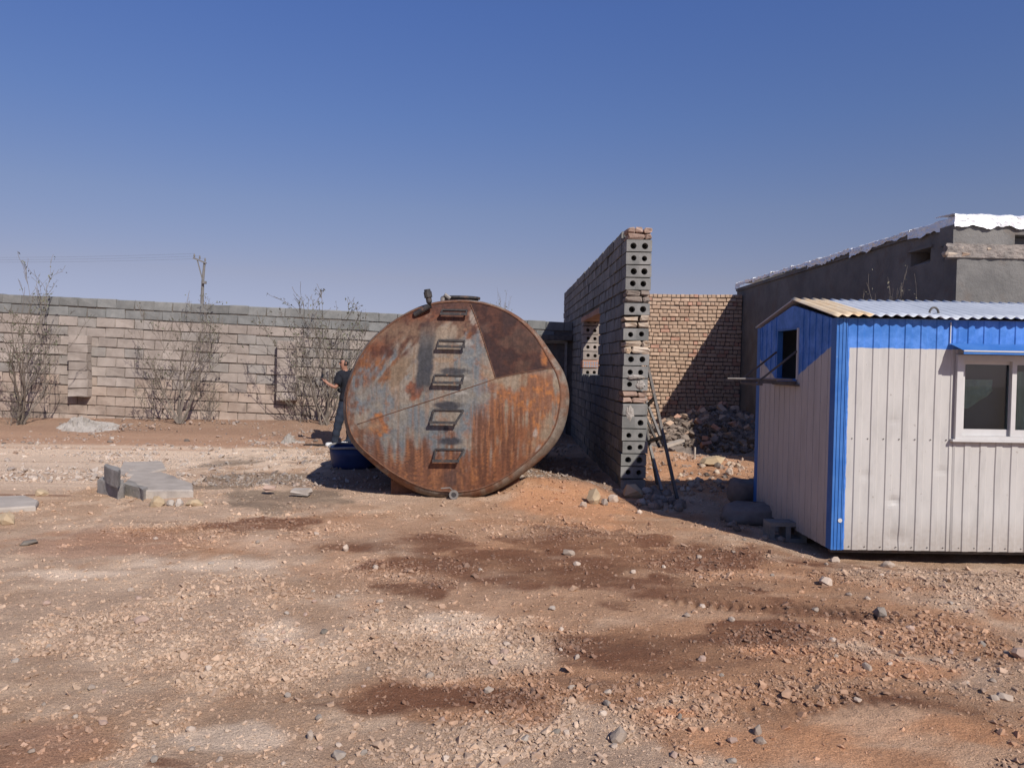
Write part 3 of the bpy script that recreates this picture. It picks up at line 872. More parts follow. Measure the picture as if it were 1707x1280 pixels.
mb = MB(); mb.add([(HX + .28, VY0, VZ0 + .12), (HX + .28, VY1, VZ0 + .12), (HX + .02, VY1, VZ0 + .004), (HX + .02, VY0, VZ0 + .004)], [(0, 1, 2, 3)]); mb.build('vent_sill', MT['concrete'], hs_)
mb = MB(); mb.box((HX + .285, VY0 - .1, VZ0 - .1), (HX + .33, VY1 + .1, VZ1 + .1)); mb.build('vent_back', MT['dark_in'], hs_)
mb = MB(); mb.box((HX - .03, HY0 - .03, HT + .001), (HXE, HY1, HT + .07)); mb.build('roof_slab', MT['plaster'], hs_)
def foil(name, a, b_, out, drop, seed, nx=40):
    """a sheet laid on the roof edge from a to b_ and folded over it, wrinkled"""
    a = Vector(a); b_ = Vector(b_); out = Vector(out)
    u = np.linspace(0, 1, nx); v = np.linspace(0, 1, 12)
    A, B = np.meshgrid(u, v, indexing='ij')
    n1 = fbm(A * 9 + seed, B * 5, seed, 4) - .5; n2 = fbm(A * 7 + seed, B * 0 + .3, seed + 5, 4)
    inn = np.where(B < .5, (B - .5) * .9, 0); dr_ = np.where(B > .5, (B - .5) * 2, 0) * drop * (.5 + 1.0 * n2)
    o_ = .018 + .05 * np.abs(n1) + inn
    xx = a.x + (b_.x - a.x) * A + out.x * o_; yy = a.y + (b_.y - a.y) * A + out.y * o_
    zz = a.z + (b_.z - a.z) * A - dr_ + .05 * n1 + np.where(B < .5, .02 + (0.5 - B) * .03, .015)
    me = grid_mesh(name, xx, yy, zz, MT['foil'], False)
    me.transform(Matrix.Translation(-worg(hs_))); o = link(name, me, hs_)
    md = o.modifiers.new('thick', 'SOLIDIFY'); md.thickness = .006
    return o
y = HY0 - .05
i = 0
ztop = lambda y: HT + .08 + .011 * (y - HY0)
while y < HY1 - .3:
    L = r4.uniform(.75, 1.25)
    foil('foil_sheet', (HX - .03, y, ztop(y) + r4.uniform(-.01, .02)), (HX - .03, min(y + L + .05, HY1), ztop(y + L) + r4.uniform(-.02, .01)), (-1, 0, 0), r4.uniform(.06, .15), 50 + i); y += L; i += 1
x = HX - .08
while x < HXE:
    L = r4.uniform(.9, 1.2)
    foil('foil_sheet', (x, HY0 - .03, HT + .11 + r4.uniform(-.01, .02)), (x + L + .04, HY0 - .03, HT + .11 + r4.uniform(-.02, .01)), (0, -1, 0), r4.uniform(.10, .15), 80 + i); x += L; i += 1

# ------------------------------------------------------------------ site cabin
CX0, CX1, CY0, CY1 = 3.05, 8.6, 7.0, 9.1
CZ0, CZE, CZR = .07, 2.17, 2.375
cb = empty('site_cabin', (CX0, CY0, 0), 'white and blue ribbed sheet metal site cabin at the right', 'cabin')
def paint(name, white, blue, side):
    m, t, b = newmat(name)
    geo = nd(t, 'ShaderNodeNewGeometry'); pos = geo.outputs['Position']
    sp = nd(t, 'ShaderNodeSeparateXYZ'); t.links.new(pos, sp.inputs[0])
    wob = math_(t, 'MULTIPLY', math_(t, 'SUBTRACT', noise_node(t, pos, 9, 3), .5), .02)
    if side:
        # a V of blue paint round the small window
        l1 = math_(t, 'ADD', math_(t, 'MULTIPLY', sp.outputs[1], SA[0]), SA[1]); l2 = math_(t, 'ADD', math_(t, 'MULTIPLY', sp.outputs[1], SB[0]), SB[1])
        d = math_(t, 'SUBTRACT', sp.outputs[2], math_(t, 'MAXIMUM', math_(t, 'MAXIMUM', l1, l2), 1.56))
        d = math_(t, 'ADD', d, wob)
        f = ramp(t, d, -.006, .006)
    else:
        d1 = math_(t, 'SUBTRACT', sp.outputs[2], 1.905); d2 = math_(t, 'SUBTRACT', CX0 + .125, sp.outputs[0])
        f = ramp(t, math_(t, 'ADD', math_(t, 'MAXIMUM', d1, d2), wob), -.004, .004)
    n = noise_node(t, pos, 3, 7, .65, (3, 3, .7)); nf = noise_node(t, pos, 26, 5, .6)
    wc = mixc(t, ramp(t, n, .4, .75), white, tuple(v * .84 for v in white))
    wc = mixc(t, math_(t, 'MULTIPLY', ramp(t, sp.outputs[2], .45, .05), math_(t, 'MULTIPLY', nf, .9)), wc, (.28,.225,.18))
    wc = mixc(t, math_(t, 'MULTIPLY', ramp(t, nf, .66, .72), .6), wc, (.24,.2,.17))
    bc = mixc(t, ramp(t, noise_node(t, pos, 6, 6, .7), .35, .7), blue, tuple(min(1, v * 1.35 + .05) for v in blue))
    t.links.new(mixc(t, f, wc, bc), b.inputs['Base Color'])
    b.inputs['Roughness'].default_value = .5; b.inputs['Specular IOR Level'].default_value = .35
    bn = nd(t, 'ShaderNodeBump'); bn.inputs['Strength'].default_value = .12; bn.inputs['Distance'].default_value = .01
    t.links.new(noise_node(t, pos, 4, 2), bn.inputs['Height']); t.links.new(bn.outputs[0], b.inputs['Normal'])
    return m
# V boundary on the side wall
q1, q2 = PX(1259, 588, CX0), PX(1291, 628, CX0); SA = ((q2.z - q1.z) / (q2.y - q1.y), 0); SA = (SA[0], q1.z - SA[0] * q1.y)
q1, q2 = PX(1337, 620, CX0), PX(1383, 580, CX0); SB = ((q2.z - q1.z) / (q2.y - q1.y), 0); SB = (SB[0], q1.z - SB[0] * q1.y)
WHITE, BLUE = (.48, .46, .437), (.03, .145, .46)
MT['cab_front'] = paint('cabin_paint_front', WHITE, BLUE, False)
MT['cab_side'] = paint('cabin_paint_side', WHITE, BLUE, True)
MT['cab_blue'] = surf('cabin_blue', (.03,.15,.48), (.06,.2,.54), 6, .5, .1, 30, 0, (.2,.3,.5), 14, (.7,.8), spec=.35)
def ribs(x0, x1, pitch_=.144, rw_=.070, e=.008, d=.009):
    """profile of a ribbed sheet: list of (x, offset)"""
    out = [(x0, 0)]; k = math.floor((x0 - CX0) / pitch_)
    while True:
        a = CX0 + k * pitch_ + .045; k += 1
        for q, o in ((a, 0), (a + e, d), (a + rw_ - e, d), (a + rw_, 0)):
            if x0 < q < x1: out.append((q, o))
        if a > x1: break
    out.append((x1, 0)); res = [out[0]]
    for p, q in zip(out, out[1:]):
        k = max(1, int((q[0] - p[0]) / .02))
        res += [(p[0] + (q[0] - p[0]) * i / k, p[1] + (q[1] - p[1]) * i / k) for i in range(1, k + 1)]
    return res
def ribbed(name, x0, x1, z0, z1, parent, seed=0):
    pr = ribs(x0, x1); V = []; Fc = []
    zs_ = np.linspace(z0, z1, max(2, int((z1 - z0) / .025)))
    X = np.array([[p[0]] * len(zs_) for p in pr]); O = np.array([[p[1]] * len(zs_) for p in pr]); Z = np.array([zs_] * len(pr))
    dent = np.zeros_like(X)
    for (dx, dz, rr, amp) in ((3.62, .52, .05, .016), (3.66, .18, .10, .014), (4.05, .8, .05, .008), (3.6, 1.25, .05, .006), (3.35, .75, .06, .006)):
        dent += amp * np.exp(-((X - dx) / rr) ** 2 - ((Z - dz) / (rr * .7)) ** 2)
    dent += .010 * (fbm(X * 1.5, Z * 1.5, seed, 2) - .5)
    me = grid_mesh(name, X, CY0 - O + dent, Z, MT['cab_front'], False)
    me.transform(Matrix.Translation(-worg(parent))); o = link(name, me, parent)
    md = o.modifiers.new('thick', 'SOLIDIFY'); md.thickness = .02; md.offset = -1
    return o
# window geometry on the front
W0 = P(1588, 740, CY0); WX0_, WX1_ = W0.x, W0.x + 1.12
WZ0, WZ1 = P(1640, 732, CY0).z, P(1640, 592, CY0).z
ribbed('front_panel', CX0 + .1, WX0_, CZ0, CZE, cb, 1)
ribbed('front_panel', WX0_, WX1_, CZ0, WZ0, cb, 2); ribbed('front_panel', WX0_, WX1_, WZ1, CZE, cb, 3)
ribbed('front_panel', WX1_, CX1, CZ0, CZE, cb, 4)
# corner post
mb = MB(); mb.box((CX0, CY0 - .012, CZ0), (CX0 + .1, CY0 + .1, CZE)); 
for q in (.03, .062, .094): mb.box((CX0 + q - .006, CY0 - .018, CZ0), (CX0 + q + .004, CY0 - .0121, CZE - .002))
mb.build('corner_post', MT['cab_blue'], cb)
mb = MB(); mb.box((CX0 - .01, CY1 - .09, CZ0), (CX0 + .05, CY1 + .01, CZE)); mb.build('corner_post', MT['cab_blue'], cb)
# side wall with gable, opening for the small window
SY0, SY1, SZ0, SZ1 = PX(1331, 600, CX0).y, PX(1296, 600, CX0).y, PX(1312, 632, CX0).z, PX(1312, 549, CX0).z
mb = MB()
ym = (CY0 + CY1) / 2
def side_quads(y0, y1, z0, z1f):
    ys = [y0]; k = 0; prof = []
    yy = y0
    while yy < y1 - 1e-6:
        nx_ = min(yy + .05, y1); prof.append((yy, nx_)); yy = nx_
    for n, (a, b_) in enumerate(prof):
        o = .006 if int(round((a - CY0) / .05)) % 3 == 0 else 0
        za = z1f(a); zb = z1f(b_)
        mb.add([(CX0 - o, a, z0), (CX0 - o, b_, z0), (CX0 - o, b_, zb), (CX0 - o, a, za), (CX0 + .03, a, z0), (CX0 + .03, b_, z0), (CX0 + .03, b_, zb), (CX0 + .03, a, za)],
               [(0, 1, 2, 3), (4, 7, 6, 5), (0, 4, 5, 1), (3, 2, 6, 7), (0, 3, 7, 4), (1, 5, 6, 2)])
gab = lambda y: CZE + (CZR - CZE) * (1 - abs(y - ym) / (CY1 - ym)) - .015
side_quads(CY0 + .1, SY0, CZ0, gab); side_quads(SY1, CY1 - .05, CZ0, gab)
side_quads(SY0, SY1, CZ0, lambda y: SZ0)
b0 = mb; mb = MB()
for k in range(8):
    a = SY0 + (SY1 - SY0) * k / 8; b_ = SY0 + (SY1 - SY0) * (k + 1) / 8
    mb.add([(CX0, a, SZ1), (CX0, b_, SZ1), (CX0, b_, gab(b_)), (CX0, a, gab(a)), (CX0 + .03, a, SZ1), (CX0 + .03, b_, SZ1), (CX0 + .03, b_, gab(b_)), (CX0 + .03, a, gab(a))], [(0,1,2,3),(4,7,6,5),(0,4,5,1),(3,2,6,7)])
b0.add(mb.v, mb.f)
b0.build('side_panel', MT['cab_side'], cb)
mb = MB(); mb.box((CX1 - .03, CY0 + .03, CZ0), (CX1, CY1, CZE)); mb.box((CX0 + .05, CY1 - .03, CZ0), (CX1 - .03, CY1, CZE)); mb.box((CX0 + .03, CY0 + .03, CZ0 - .0), (CX1 - .03, CY1 - .03, CZ0 + .06)); mb.build('rear_walls', MT['cab_front'], cb)
# lining and a room divider, added so that the rooms stay dark
mb = MB(); mb.box((CX0 + .06, CY1 - .06, CZ0 + .061), (CX1 - .04, CY1 - .04, CZE)); mb.box((CX0 + .95, CY0 + .05, CZ0 + .061), (CX0 + .97, CY1 - .061, CZE)); mb.box((CX0 + .04, CY0 + .04, CZE - .001), (CX1 - .04, CY1 - .04, CZE + .01)); mb.build('added_lining', MT['dark_in'], cb)
mb = MB()
mb.box((CX0 + .05, CY0 + .1, .02), (CX1 - .05, CY0 + .16, CZ0 - .002)); mb.box((CX0 + .05, CY1 - .2, .02), (CX1 - .05, CY1 - .14, CZ0 - .002))
for q in (3.5, 5.2, 7.0): mb.box((q, CY0 + .161, .02), (q + .06, CY1 - .201, CZ0 - .004))
mb.build('base_frame', MT['steel'], cb)
for q in (4.2, 6.2, 8.2):
    o = MB(); o.cbox((q, CY0 + .95, -.03), (.35, .2, .12), .01); o.build('support_block', MT['block_grey'], cb)
# small side window: jamb, reveal
sw = MB(); sw.box((CX0 - .012, SY0 - .005, SZ0), (CX0 + .05, SY0 + .03, SZ1)); 
swo = sw.build('side_window_jamb', MT['white_paint'], cb)
sw = MB(); sw.box((CX0 - .008, SY1 - .012, SZ0), (CX0 + .05, SY1 + .004, SZ1)); sw.box((CX0 - .008, SY0 + .031, SZ0 - .02), (CX0 + .05, SY1 - .0121, SZ0 + .008)); sw.box((CX0 - .008, SY0 + .031, SZ1 - .012), (CX0 + .05, SY1 - .0121, SZ1 + .008)); sw.build('side_window_frame', MT['cab_blue'], cb)
# cooler bracket under the side window
bk = MB()
for yy in (SY0 + .02, SY1 - .0):
    bk.bar((CX0 - .012, yy, SZ0 - .03), (CX0 - .40, yy, SZ0 - .03), .03, .03)
    bk.bar((CX0 - .012, yy, SZ0 + .29), (CX0 - .38, yy, SZ0 - .012), .018, .018)
bk.bar((CX0 - .02, SY0 - .05, SZ0 - .055), (CX0 - .02, SY1 + .05, SZ0 - .055), .03, .02)
bk.bar((CX0 - .38, SY0 - .02, SZ0 - .055), (CX0 - .38, SY1 + .03, SZ0 - .055), .03, .02)
bk.build('cooler_bracket', MT['steel'], cb)
rod = MB(); rod.tube([(CX0 - .62, 8.2, SZ0 - .005), (CX0 - .2, 8.1, SZ0 - .002), (CX0 - .02, SY0 + .1, SZ0 + .0)], .011, 8); rod.build('rod', MT['steel_light'], cb)
# roof: corrugated sheets, each one its own part
def roof_sheet(x0, x1, mat_, sag, seed, lift=0.0):
    n = int((x1 - x0) / .0095); xs = np.linspace(x0, x1, n); rows_ = np.linspace(0, 1, 9)
    X, T = np.meshgrid(xs, rows_, indexing='ij')
    Yv = (CY0 - .09) + T * (ym - CY0 + .09)
    slope = (CZR - CZE + .02) / (ym - CY0)
    Z = CZE + .035 + lift + slope * (Yv - CY0) + .011 * np.sin(2 * math.pi * X / .098)
    uu = (X - x0) / (x1 - x0)
    Z -= sag * np.sin(math.pi * uu) * (1 - T) - .004 * (fbm(X * 3, T, seed, 3) - .5) - .012 * (uu - .5) * (1 - T) * (1 if seed % 2 else -1)
    me = grid_mesh('roof_sheet', X, Yv + .012 * (fbm(X * 2, T * 0, seed, 2) - .5) * (1 - T), Z, mat_, True)
    me.transform(Matrix.Translation(-worg(cb))); o = link('roof_sheet', me, cb)
    md = o.modifiers.new('thick', 'SOLIDIFY'); md.thickness = .003
    return o
e1 = P(1448, 540, CY0 - .05).x; e2 = P(1588, 540, CY0 - .05).x; e3 = e2 + .76
roof_sheet(CX0 - .03, e1 + .03, MT['sheet_rusty'], -.006, 1, .004)['label'] = 'yellowed roof sheet at the gable end'
xs = [e1, e2]
while xs[-1] < CX1: xs.append(xs[-1] + .76)
for i in range(len(xs) - 1): roof_sheet(xs[i], xs[i + 1] + .03, MT['galv'], -.012 if i % 2 == 0 else -.006, 2 + i, .004 * (i % 2))
mb = MB()
mb.add([(CX0 - .015, ym + .0, CZR + .045), (CX1, ym, CZR + .045), (CX1, CY1 + .08, CZE + .03), (CX0 - .015, CY1 + .08, CZE + .02), (CX0 - .015, ym, CZR + .035), (CX1, ym, CZR + .025), (CX1, CY1 + .08, CZE + .01), (CX0 - .015, CY1 + .08, CZE + .01)], [(0,1,2,3),(4,7,6,5),(0,4,5,1),(2,6,7,3),(0,3,7,4),(1,5,6,2)])
mb.build('rear_roof', MT['galv'], cb)
# lifting loop
lp = P(1557, 519, CY0 + .12)
mb = MB(); pts = []
for k in range(13):
    a = math.pi * k / 12; pts.append((lp.x + .042 * math.cos(a), lp.y, lp.z - .02 + .055 * math.sin(a)))
pts = [(lp.x + .042, lp.y, lp.z - .09)] + pts + [(lp.x - .042, lp.y, lp.z - .09)]
mb.tube(pts, .010, 8); mb.build('lifting_loop', MT['steel'], cb, smooth=True)
# front window
fr = MB(); fw = .055
fr.box((WX0_, CY0 - .04, WZ0), (WX0_ + fw, CY0 + .05, WZ1)); fr.box((WX1_ - fw, CY0 - .04, WZ0), (WX1_, CY0 + .05, WZ1))
fr.box((WX0_ + fw, CY0 - .04, WZ1 - fw), (WX1_ - fw, CY0 + .05, WZ1)); fr.box((WX0_ + fw, CY0 - .04, WZ0), (WX1_ - fw, CY0 + .05, WZ0 + .03))
win = fr.build('window_frame', MT['white_paint'], cb)
mb = MB(); mb.box((WX0_ - .03, CY0 - .055, WZ0 - .022), (WX1_ + .03, CY0 + .0, WZ0 - .0005)); mb.build('window_sill', MT['white_paint'], win)
wm = (WX0_ + WX1_) / 2 - .03
def sash(x0, x1, y):
    s_ = MB(); w2 = .042
    s_.box((x0, y - .015, WZ0 + .031), (x0 + w2, y + .012, WZ1 - fw)); s_.box((x1 - w2, y - .015, WZ0 + .031), (x1, y + .012, WZ1 - fw))
    s_.box((x0 + w2, y - .015, WZ0 + .031), (x1 - w2, y + .012, WZ0 + .09)); s_.box((x0 + w2, y - .015, WZ1 - fw - .03), (x1 - w2, y + .012, WZ1 - fw))
    so_ = s_.build('window_sash', MT['white_paint'], cb)
    g_ = MB(); g_.box((x0 + w2, y - .004, WZ0 + .09), (x1 - w2, y + .001, WZ1 - fw - .03)); g_.build('pane', MT['glass'], so_)
sash(WX0_ + fw, wm + .02, CY0 + .02); sash(wm - .02, WX1_ - fw, CY0 - .012)
# added sheets behind the glass, coloured to stand in for its reflections
u = np.linspace(0, 1, 60); v = np.linspace(0, 1, 8); A, B = np.meshgrid(u, v, indexing='ij')
me = grid_mesh('reflection_sheet', wm + .0 + A * (WX1_ - wm - .05), CY0 + .07 + .012 * np.sin(A * 60) , WZ0 + .02 + B * .60, MT['reflection_sheet'], True); me.transform(Matrix.Translation(-worg(cb))); link('reflection_sheet', me, cb)
mb = MB(); mb.box((WX0_ + .04, CY0 + .15, WZ0), (wm + .05, CY0 + .155, WZ1)); mb.build('sky_reflection', MT['sky_reflection'], cb)  # added panel in the tone of the reflected sky
u = np.linspace(0, 1, 30); A, B = np.meshgrid(u, u, indexing='ij')
me = grid_mesh('wrinkled_reflection', WX0_ + .08 + A * .33, CY0 + .07 + .05 * fbm(A * 6, B * 5, 9, 4), WZ0 + .27 + B * .27 + .22 * np.clip(A - .3, 0, 1) * (1 - B), MT['reflection_sheet'], True); me.transform(Matrix.Translation(-worg(cb)))
link('wrinkled_reflection', me, cb)  # added wrinkled sheet imitates the shapes mirrored in the pane
# hood over the window
hd = MB(); hx0, hx1 = P(1581, 582, CY0).x, WX1_ + .06; hz = P(1600, 577, CY0).z
V = [(hx0, CY0 - .012, hz + .02), (hx1, CY0 - .012, hz + .02), (hx1 + .03, CY0 - .20, hz - .045), (hx0 + .02, CY0 - .20, hz - .045), (hx1 + .03, CY0 - .20, hz - .075), (hx0 + .02, CY0 - .20, hz - .075)]
hd.add(V, [(0, 1, 2, 3), (3, 2, 4, 5)])
ho = hd.build('window_hood', MT['cab_blue'], cb, fix=False); md = ho.modifiers.new('thick', 'SOLIDIFY'); md.thickness = .004
lip = MB(); lip.bar((hx0 + .02, CY0 - .202, hz - .047), (hx1 + .03, CY0 - .202, hz - .047), .012, .012); lip.build('hood_lip', MT['white_paint'], ho)
mb = MB(); mb.box((hx0 + .004, CY0 - .016, hz + .02), (hx0 + .012, CY0 - .0095, CZE - .02)); mb.build('seam_strip', MT['white_paint'], cb)
for k in range(12):                      # screws
    for zz in (P(1500, 732, CY0).z, CZ0 + .03):
        xx = CX0 + .17 + k * .144
        if zz > .5 and xx > WX0_ - .05: continue
        s_ = MB(); s_.tube([(xx, CY0 - .001, zz), (xx, CY0 - .006, zz)], .0055, 8); s_.build('screw', MT['steel'], cb)
mb = MB(); mb.tube([(CX0 + .075, CY0 - .018, .34), (CX0 + .075, CY0 - .022, .34)], .02, 10); mb.build('white_badge', MT['white_paint'], cb)

# ------------------------------------------------------------------ the tank
ZO = [(720,125),(790,127),(860,137),(960,168),(1060,226),(1150,312),(1222,420),(1282,505),(1308,590),(1314,660),(1305,732),(1285,816),(1247,888),(1190,956),(1120,1016),(1050,1070),(992,1108),(920,1148),(830,1182),(700,1198),(580,1186),(505,1164),(430,1126),(355,1082),(283,1026),(219,968),(158,912),(122,850),(105,780),(99,700),(106,615),(138,520),(172,440),(230,352),(310,280),(400,215),(500,163),(600,134)]
TY = 9.72
con = [P(540 + a / 3.2, 460 + b_ / 3.2, TY + .16) for a, b_ in ZO]
TC = P(540 + 705 / 3.2, 460 + 660 / 3.2, TY)
# resample the outline smoothly
NA = 260
pts = np.array([(p.x, p.z) for p in con]); n = len(pts)
d = np.concatenate([[0], np.cumsum(np.linalg.norm(np.roll(pts, -1, 0) - pts, axis=1))])
s_ = np.linspace(0, d[-1], NA, endpoint=False)
pc = np.vstack([pts, pts[:1]])
C2 = np.stack([np.interp(s_, d, pc[:, 0]), np.interp(s_, d, pc[:, 1])], -1)
for _ in range(14): C2 = .5 * C2 + .25 * (np.roll(C2, 1, 0) + np.roll(C2, -1, 0))
c0 = np.array([TC.x, TC.z]); CR = (C2 - c0)
tank = empty('storage_tank', (TC.x, TY + 2, 0), 'large rusty horizontal steel storage tank with peeling grey paint', 'tank')
BULGE = .10
def cap_y(t): return TY - BULGE * (1 - t ** 2)
def cap_paint(X, Z):
    u = X - TC.x; w2 = Z - TC.z; K = 429.0
    a = 705 + K * u; b = 660 - K * w2
    def mx(c, col, t): return c * (1 - t[..., None]) + np.array(col) * t[..., None]
    f1 = fbm(a / 70, b / 70, 1, 6); f2 = fbm(a / 22, b / 22, 2, 5); st = fbm(a / 16, b / 230, 3, 5); st2 = fbm(a / 9 + 5, b / 120, 4, 4); f3 = fbm(a / 160, b / 160, 5, 5)
    dg = fbm((a + b * .75) / 26, (a * .75 - b) / 190, 6, 4)
    c = np.ones(X.shape + (3,)) * np.array((.215, .205, .185))
    tr = sstep(820, 960, a + (fbm(a / 60, b / 90, 21, 4) - .5) * 160); c = mx(c, (.25, .195, .14), tr)
    c = mx(c, (.145, .165, .182), sstep(.34, .56, f1) * (1 - .6 * tr)); c = mx(c, (.27, .22, .17), sstep(.5, .66, f3) * .7)
    c = mx(c, (.27, .12, .06), sstep(.58, .7, f1 * .5 + f2 * .5) * .4)
    c = mx(c, (.25, .14, .08), sstep(.57, .7, st) * .35)
    rustd = np.ones_like(c) * np.array((.115, .036, .022)); rustd = mx(rustd, (.21, .07, .036), sstep(.4, .65, f2)); rustd = mx(rustd, (.10, .045, .035), sstep(.5, .66, f1) * .7)
    rusto = np.ones_like(c) * np.array((.28, .108, .042)); rusto = mx(rusto, (.19, .085, .048), sstep(.42, .6, st)); rusto = mx(rusto, (.37, .145, .045), sstep(.55, .7, f2)); rusto = mx(rusto, (.28, .2, .135), sstep(.5, .64, f3))
    rustb = np.ones_like(c) * np.array((.18, .074, .038)); rustb = mx(rustb, (.12, .052, .031), sstep(.45, .6, st)); rustb = mx(rustb, (.26, .11, .048), sstep(.56, .68, st2))
    def ov(c, col, t): return c * (1 - t[..., None]) + col * t[..., None]
    # right lower: orange streaks over beige
    t = sstep(.40, .6, st * .5 + f1 * .5 + .10 * (np.exp(-((a - 950) / 45) ** 2) + np.exp(-((a - 1130) / 70) ** 2))) * sstep(800, 930, a + (f1 - .5) * 120) * sstep(470, 540, b); c = ov(c, rusto, t * .9)
    # brown lower centre-right
    t = sstep(.35, .62, st * .7 + f1 * .3 + .15) * sstep(740, 830, a + (st - .5) * 90) * (1 - sstep(1040, 1150, a)) * sstep(660, 790, b + (st - .5) * 260); c = ov(c, rustb, t * .9)
    # left, slanting streaks
    t = sstep(.44, .62, dg * .7 + f2 * .3 + .05) * (1 - sstep(420, 520, a + (f1 - .5) * 120)) * (1 - sstep(500, 620, b + (f1 - .5) * 200)); c = ov(c, rusto * .7, t * .85)
    t = sstep(.47, .6, f1 * .5 + f2 * .5) * (1 - sstep(200, 300, a)) ; c = ov(c, rustb, t * .7)
    # bottom
    t = sstep(850, 985, b + (st - .5) * 330 + (f1 - .5) * 160); c = ov(c, rustb, t * .93)
    t = np.exp(-((a - 300) / 60) ** 2 - ((b - 800) / 60) ** 2); c = ov(c, rusto, sstep(.25, .6, t + (f2 - .5) * .9) * .9)
    t = np.exp(-((a - 485) / 45) ** 2 - ((b - 610) / 55) ** 2); c = ov(c, rustd, sstep(.25, .6, t + (f2 - .5) * .9) * .85)
    t = np.exp(-((a - 640) / 70) ** 2 - ((b - 450) / 14) ** 2); c = ov(c, rusto, sstep(.3, .6, t + (f2 - .5) * .6) * .7)
    # dark rust over the crown
    t = sstep(0, 1, (325 + 90 * sstep(560, 360, a) - b + (f1 - .5) * 240 + (dg - .5) * 160) / 70); c = ov(c, rustd * .72, t * .93)
    t = np.exp(-((b - 300) / 60) ** 2) * sstep(.45, .62, f2 * .6 + f3 * .4 + .05) * (1 - sstep(760, 800, a)); c = ov(c, rusto, t * .45)
    # pale patch left of the upper seam
    t = np.exp(-((a - 790) / 24) ** 2 - ((b - 215) / 46) ** 2); c = mx(c, (.30, .27, .24), sstep(.3, .6, t + (f2 - .5) * .5) * .8)
    # upper right plate
    s1 = 775 + (b - 150) * (135 / 380.0); s2 = 545 - (a - 900) * .19
    t = sstep(-6, 6, a - s1) * sstep(-6, 6, s2 - b); c = ov(c, rustd * np.array((.36, .42, .56)), t * (.9 + .1 * sstep(.35, .55, f1)))
    t2 = t * np.exp(-((a - 1170) / 22) ** 2 - ((b - 420) / 60) ** 2); c = ov(c, rusto, sstep(.3, .7, t2 + (f2 - .5) * .5) * .8 * t)
    # pale scratches beside the seam
    t = np.exp(-((a - s1 + 4) / 5) ** 2) * sstep(.5, .62, f2) * (b < 540) * (b > 150); c = mx(c, (.38, .26, .19), t * .8)
    # dark oily streak and the dark marks over the rungs
    t = sstep(-14, 8, 40 - np.abs(a - 542 + (b - 430) * .06) + (f2 - .5) * 22) * sstep(215, 330, b) * (1 - sstep(560, 640, b + (f1 - .5) * 60)); c = mx(c, (.05, .054, .064), t * (.55 + .42 * sstep(280, 420, b)))
    for (qx, qy, rx, ry, al) in ((690, 508, 92, 22, .85), (668, 690, 92, 30, .93), (682, 880, 74, 26, .93), (690, 348, 100, 20, .4), (655, 815, 18, 22, .8), (560, 500, 40, 20, .5), (690, 1080, 40, 60, .4)):
        t = np.exp(-((a - qx) / rx) ** 2 - ((b - qy) / ry) ** 2); c = mx(c, (.035, .038, .05), sstep(.3, .75, t + (f2 - .5) * .45) * al)
    for (qx, qy, rx, ry) in ((745, 355, 60, 22), (720, 620, 60, 14), (740, 545, 50, 14), (1130, 830, 16, 34), (390, 905, 10, 30), (1150, 930, 18, 50)):
        t = np.exp(-((a - qx) / rx) ** 2 - ((b - qy) / ry) ** 2); c = mx(c, (.32, .31, .29), sstep(.35, .8, t + (f2 - .5) * .6) * .7)
    # edge of the end plate
    return c
ts = np.concatenate([np.linspace(.004, .90, 110), np.linspace(.91, 1, 14)])
TT, AA = np.meshgrid(ts, np.arange(NA), indexing='xy')
ANG = np.arctan2(CR[:, 1], CR[:, 0])
RIM = (.968 - .065 * np.clip(np.cos(ANG + .2), 0, 1) ** 3 - .022 * np.clip(np.cos(ANG - 3.35), 0, 1) ** 3 - .07 * np.clip(np.cos(ANG + 1.6), 0, 1) ** 2)[:, None]
X = c0[0] + CR[:, 0][:, None] * TT * RIM; Z = c0[1] + CR[:, 1][:, None] * TT * RIM
Yv = cap_y(TT) + .012 * (fbm(X * 2.2, Z * 2.2, 55, 3) - .5)
m, t, b = newmat('tank_paint')
at = nd(t, 'ShaderNodeVertexColor', layer_name='Col'); geo = nd(t, 'ShaderNodeNewGeometry'); pos = geo.outputs['Position']
nf = noise_node(t, pos, 30, 6, .7); ns = noise_node(t, pos, 9, 6, .7, (3, 1, .35))
c = mixc(t, .55, at.outputs[0], mixc(t, ramp(t, nf, .3, .7), (.55,.55,.55), (1.4,1.4,1.4)), 'MULTIPLY')
c = mixc(t, .4, c, mixc(t, ramp(t, ns, .3, .7), (.6,.56,.52), (1.3,1.3,1.3)), 'MULTIPLY')
c = mixc(t, 1.0, c, (.86, .83, .81), 'MULTIPLY')
t.links.new(c, b.inputs['Base Color']); b.inputs['Roughness'].default_value = .75; b.inputs['Specular IOR Level'].default_value = .3
bn = nd(t, 'ShaderNodeBump'); bn.inputs['Strength'].default_value = .35; bn.inputs['Distance'].default_value = .006
t.links.new(nf, bn.inputs['Height']); t.links.new(bn.outputs[0], b.inputs['Normal'])
MT['tank'] = m
def tk(me, name, par=tank):
    me.transform(Matrix.Translation(-worg(par))); return link(name, me, par)
cap = tk(grid_mesh('end_plate', X, Yv, Z, MT['tank'], True, cap_paint(X, Z), closed_u=True), 'end_plate')
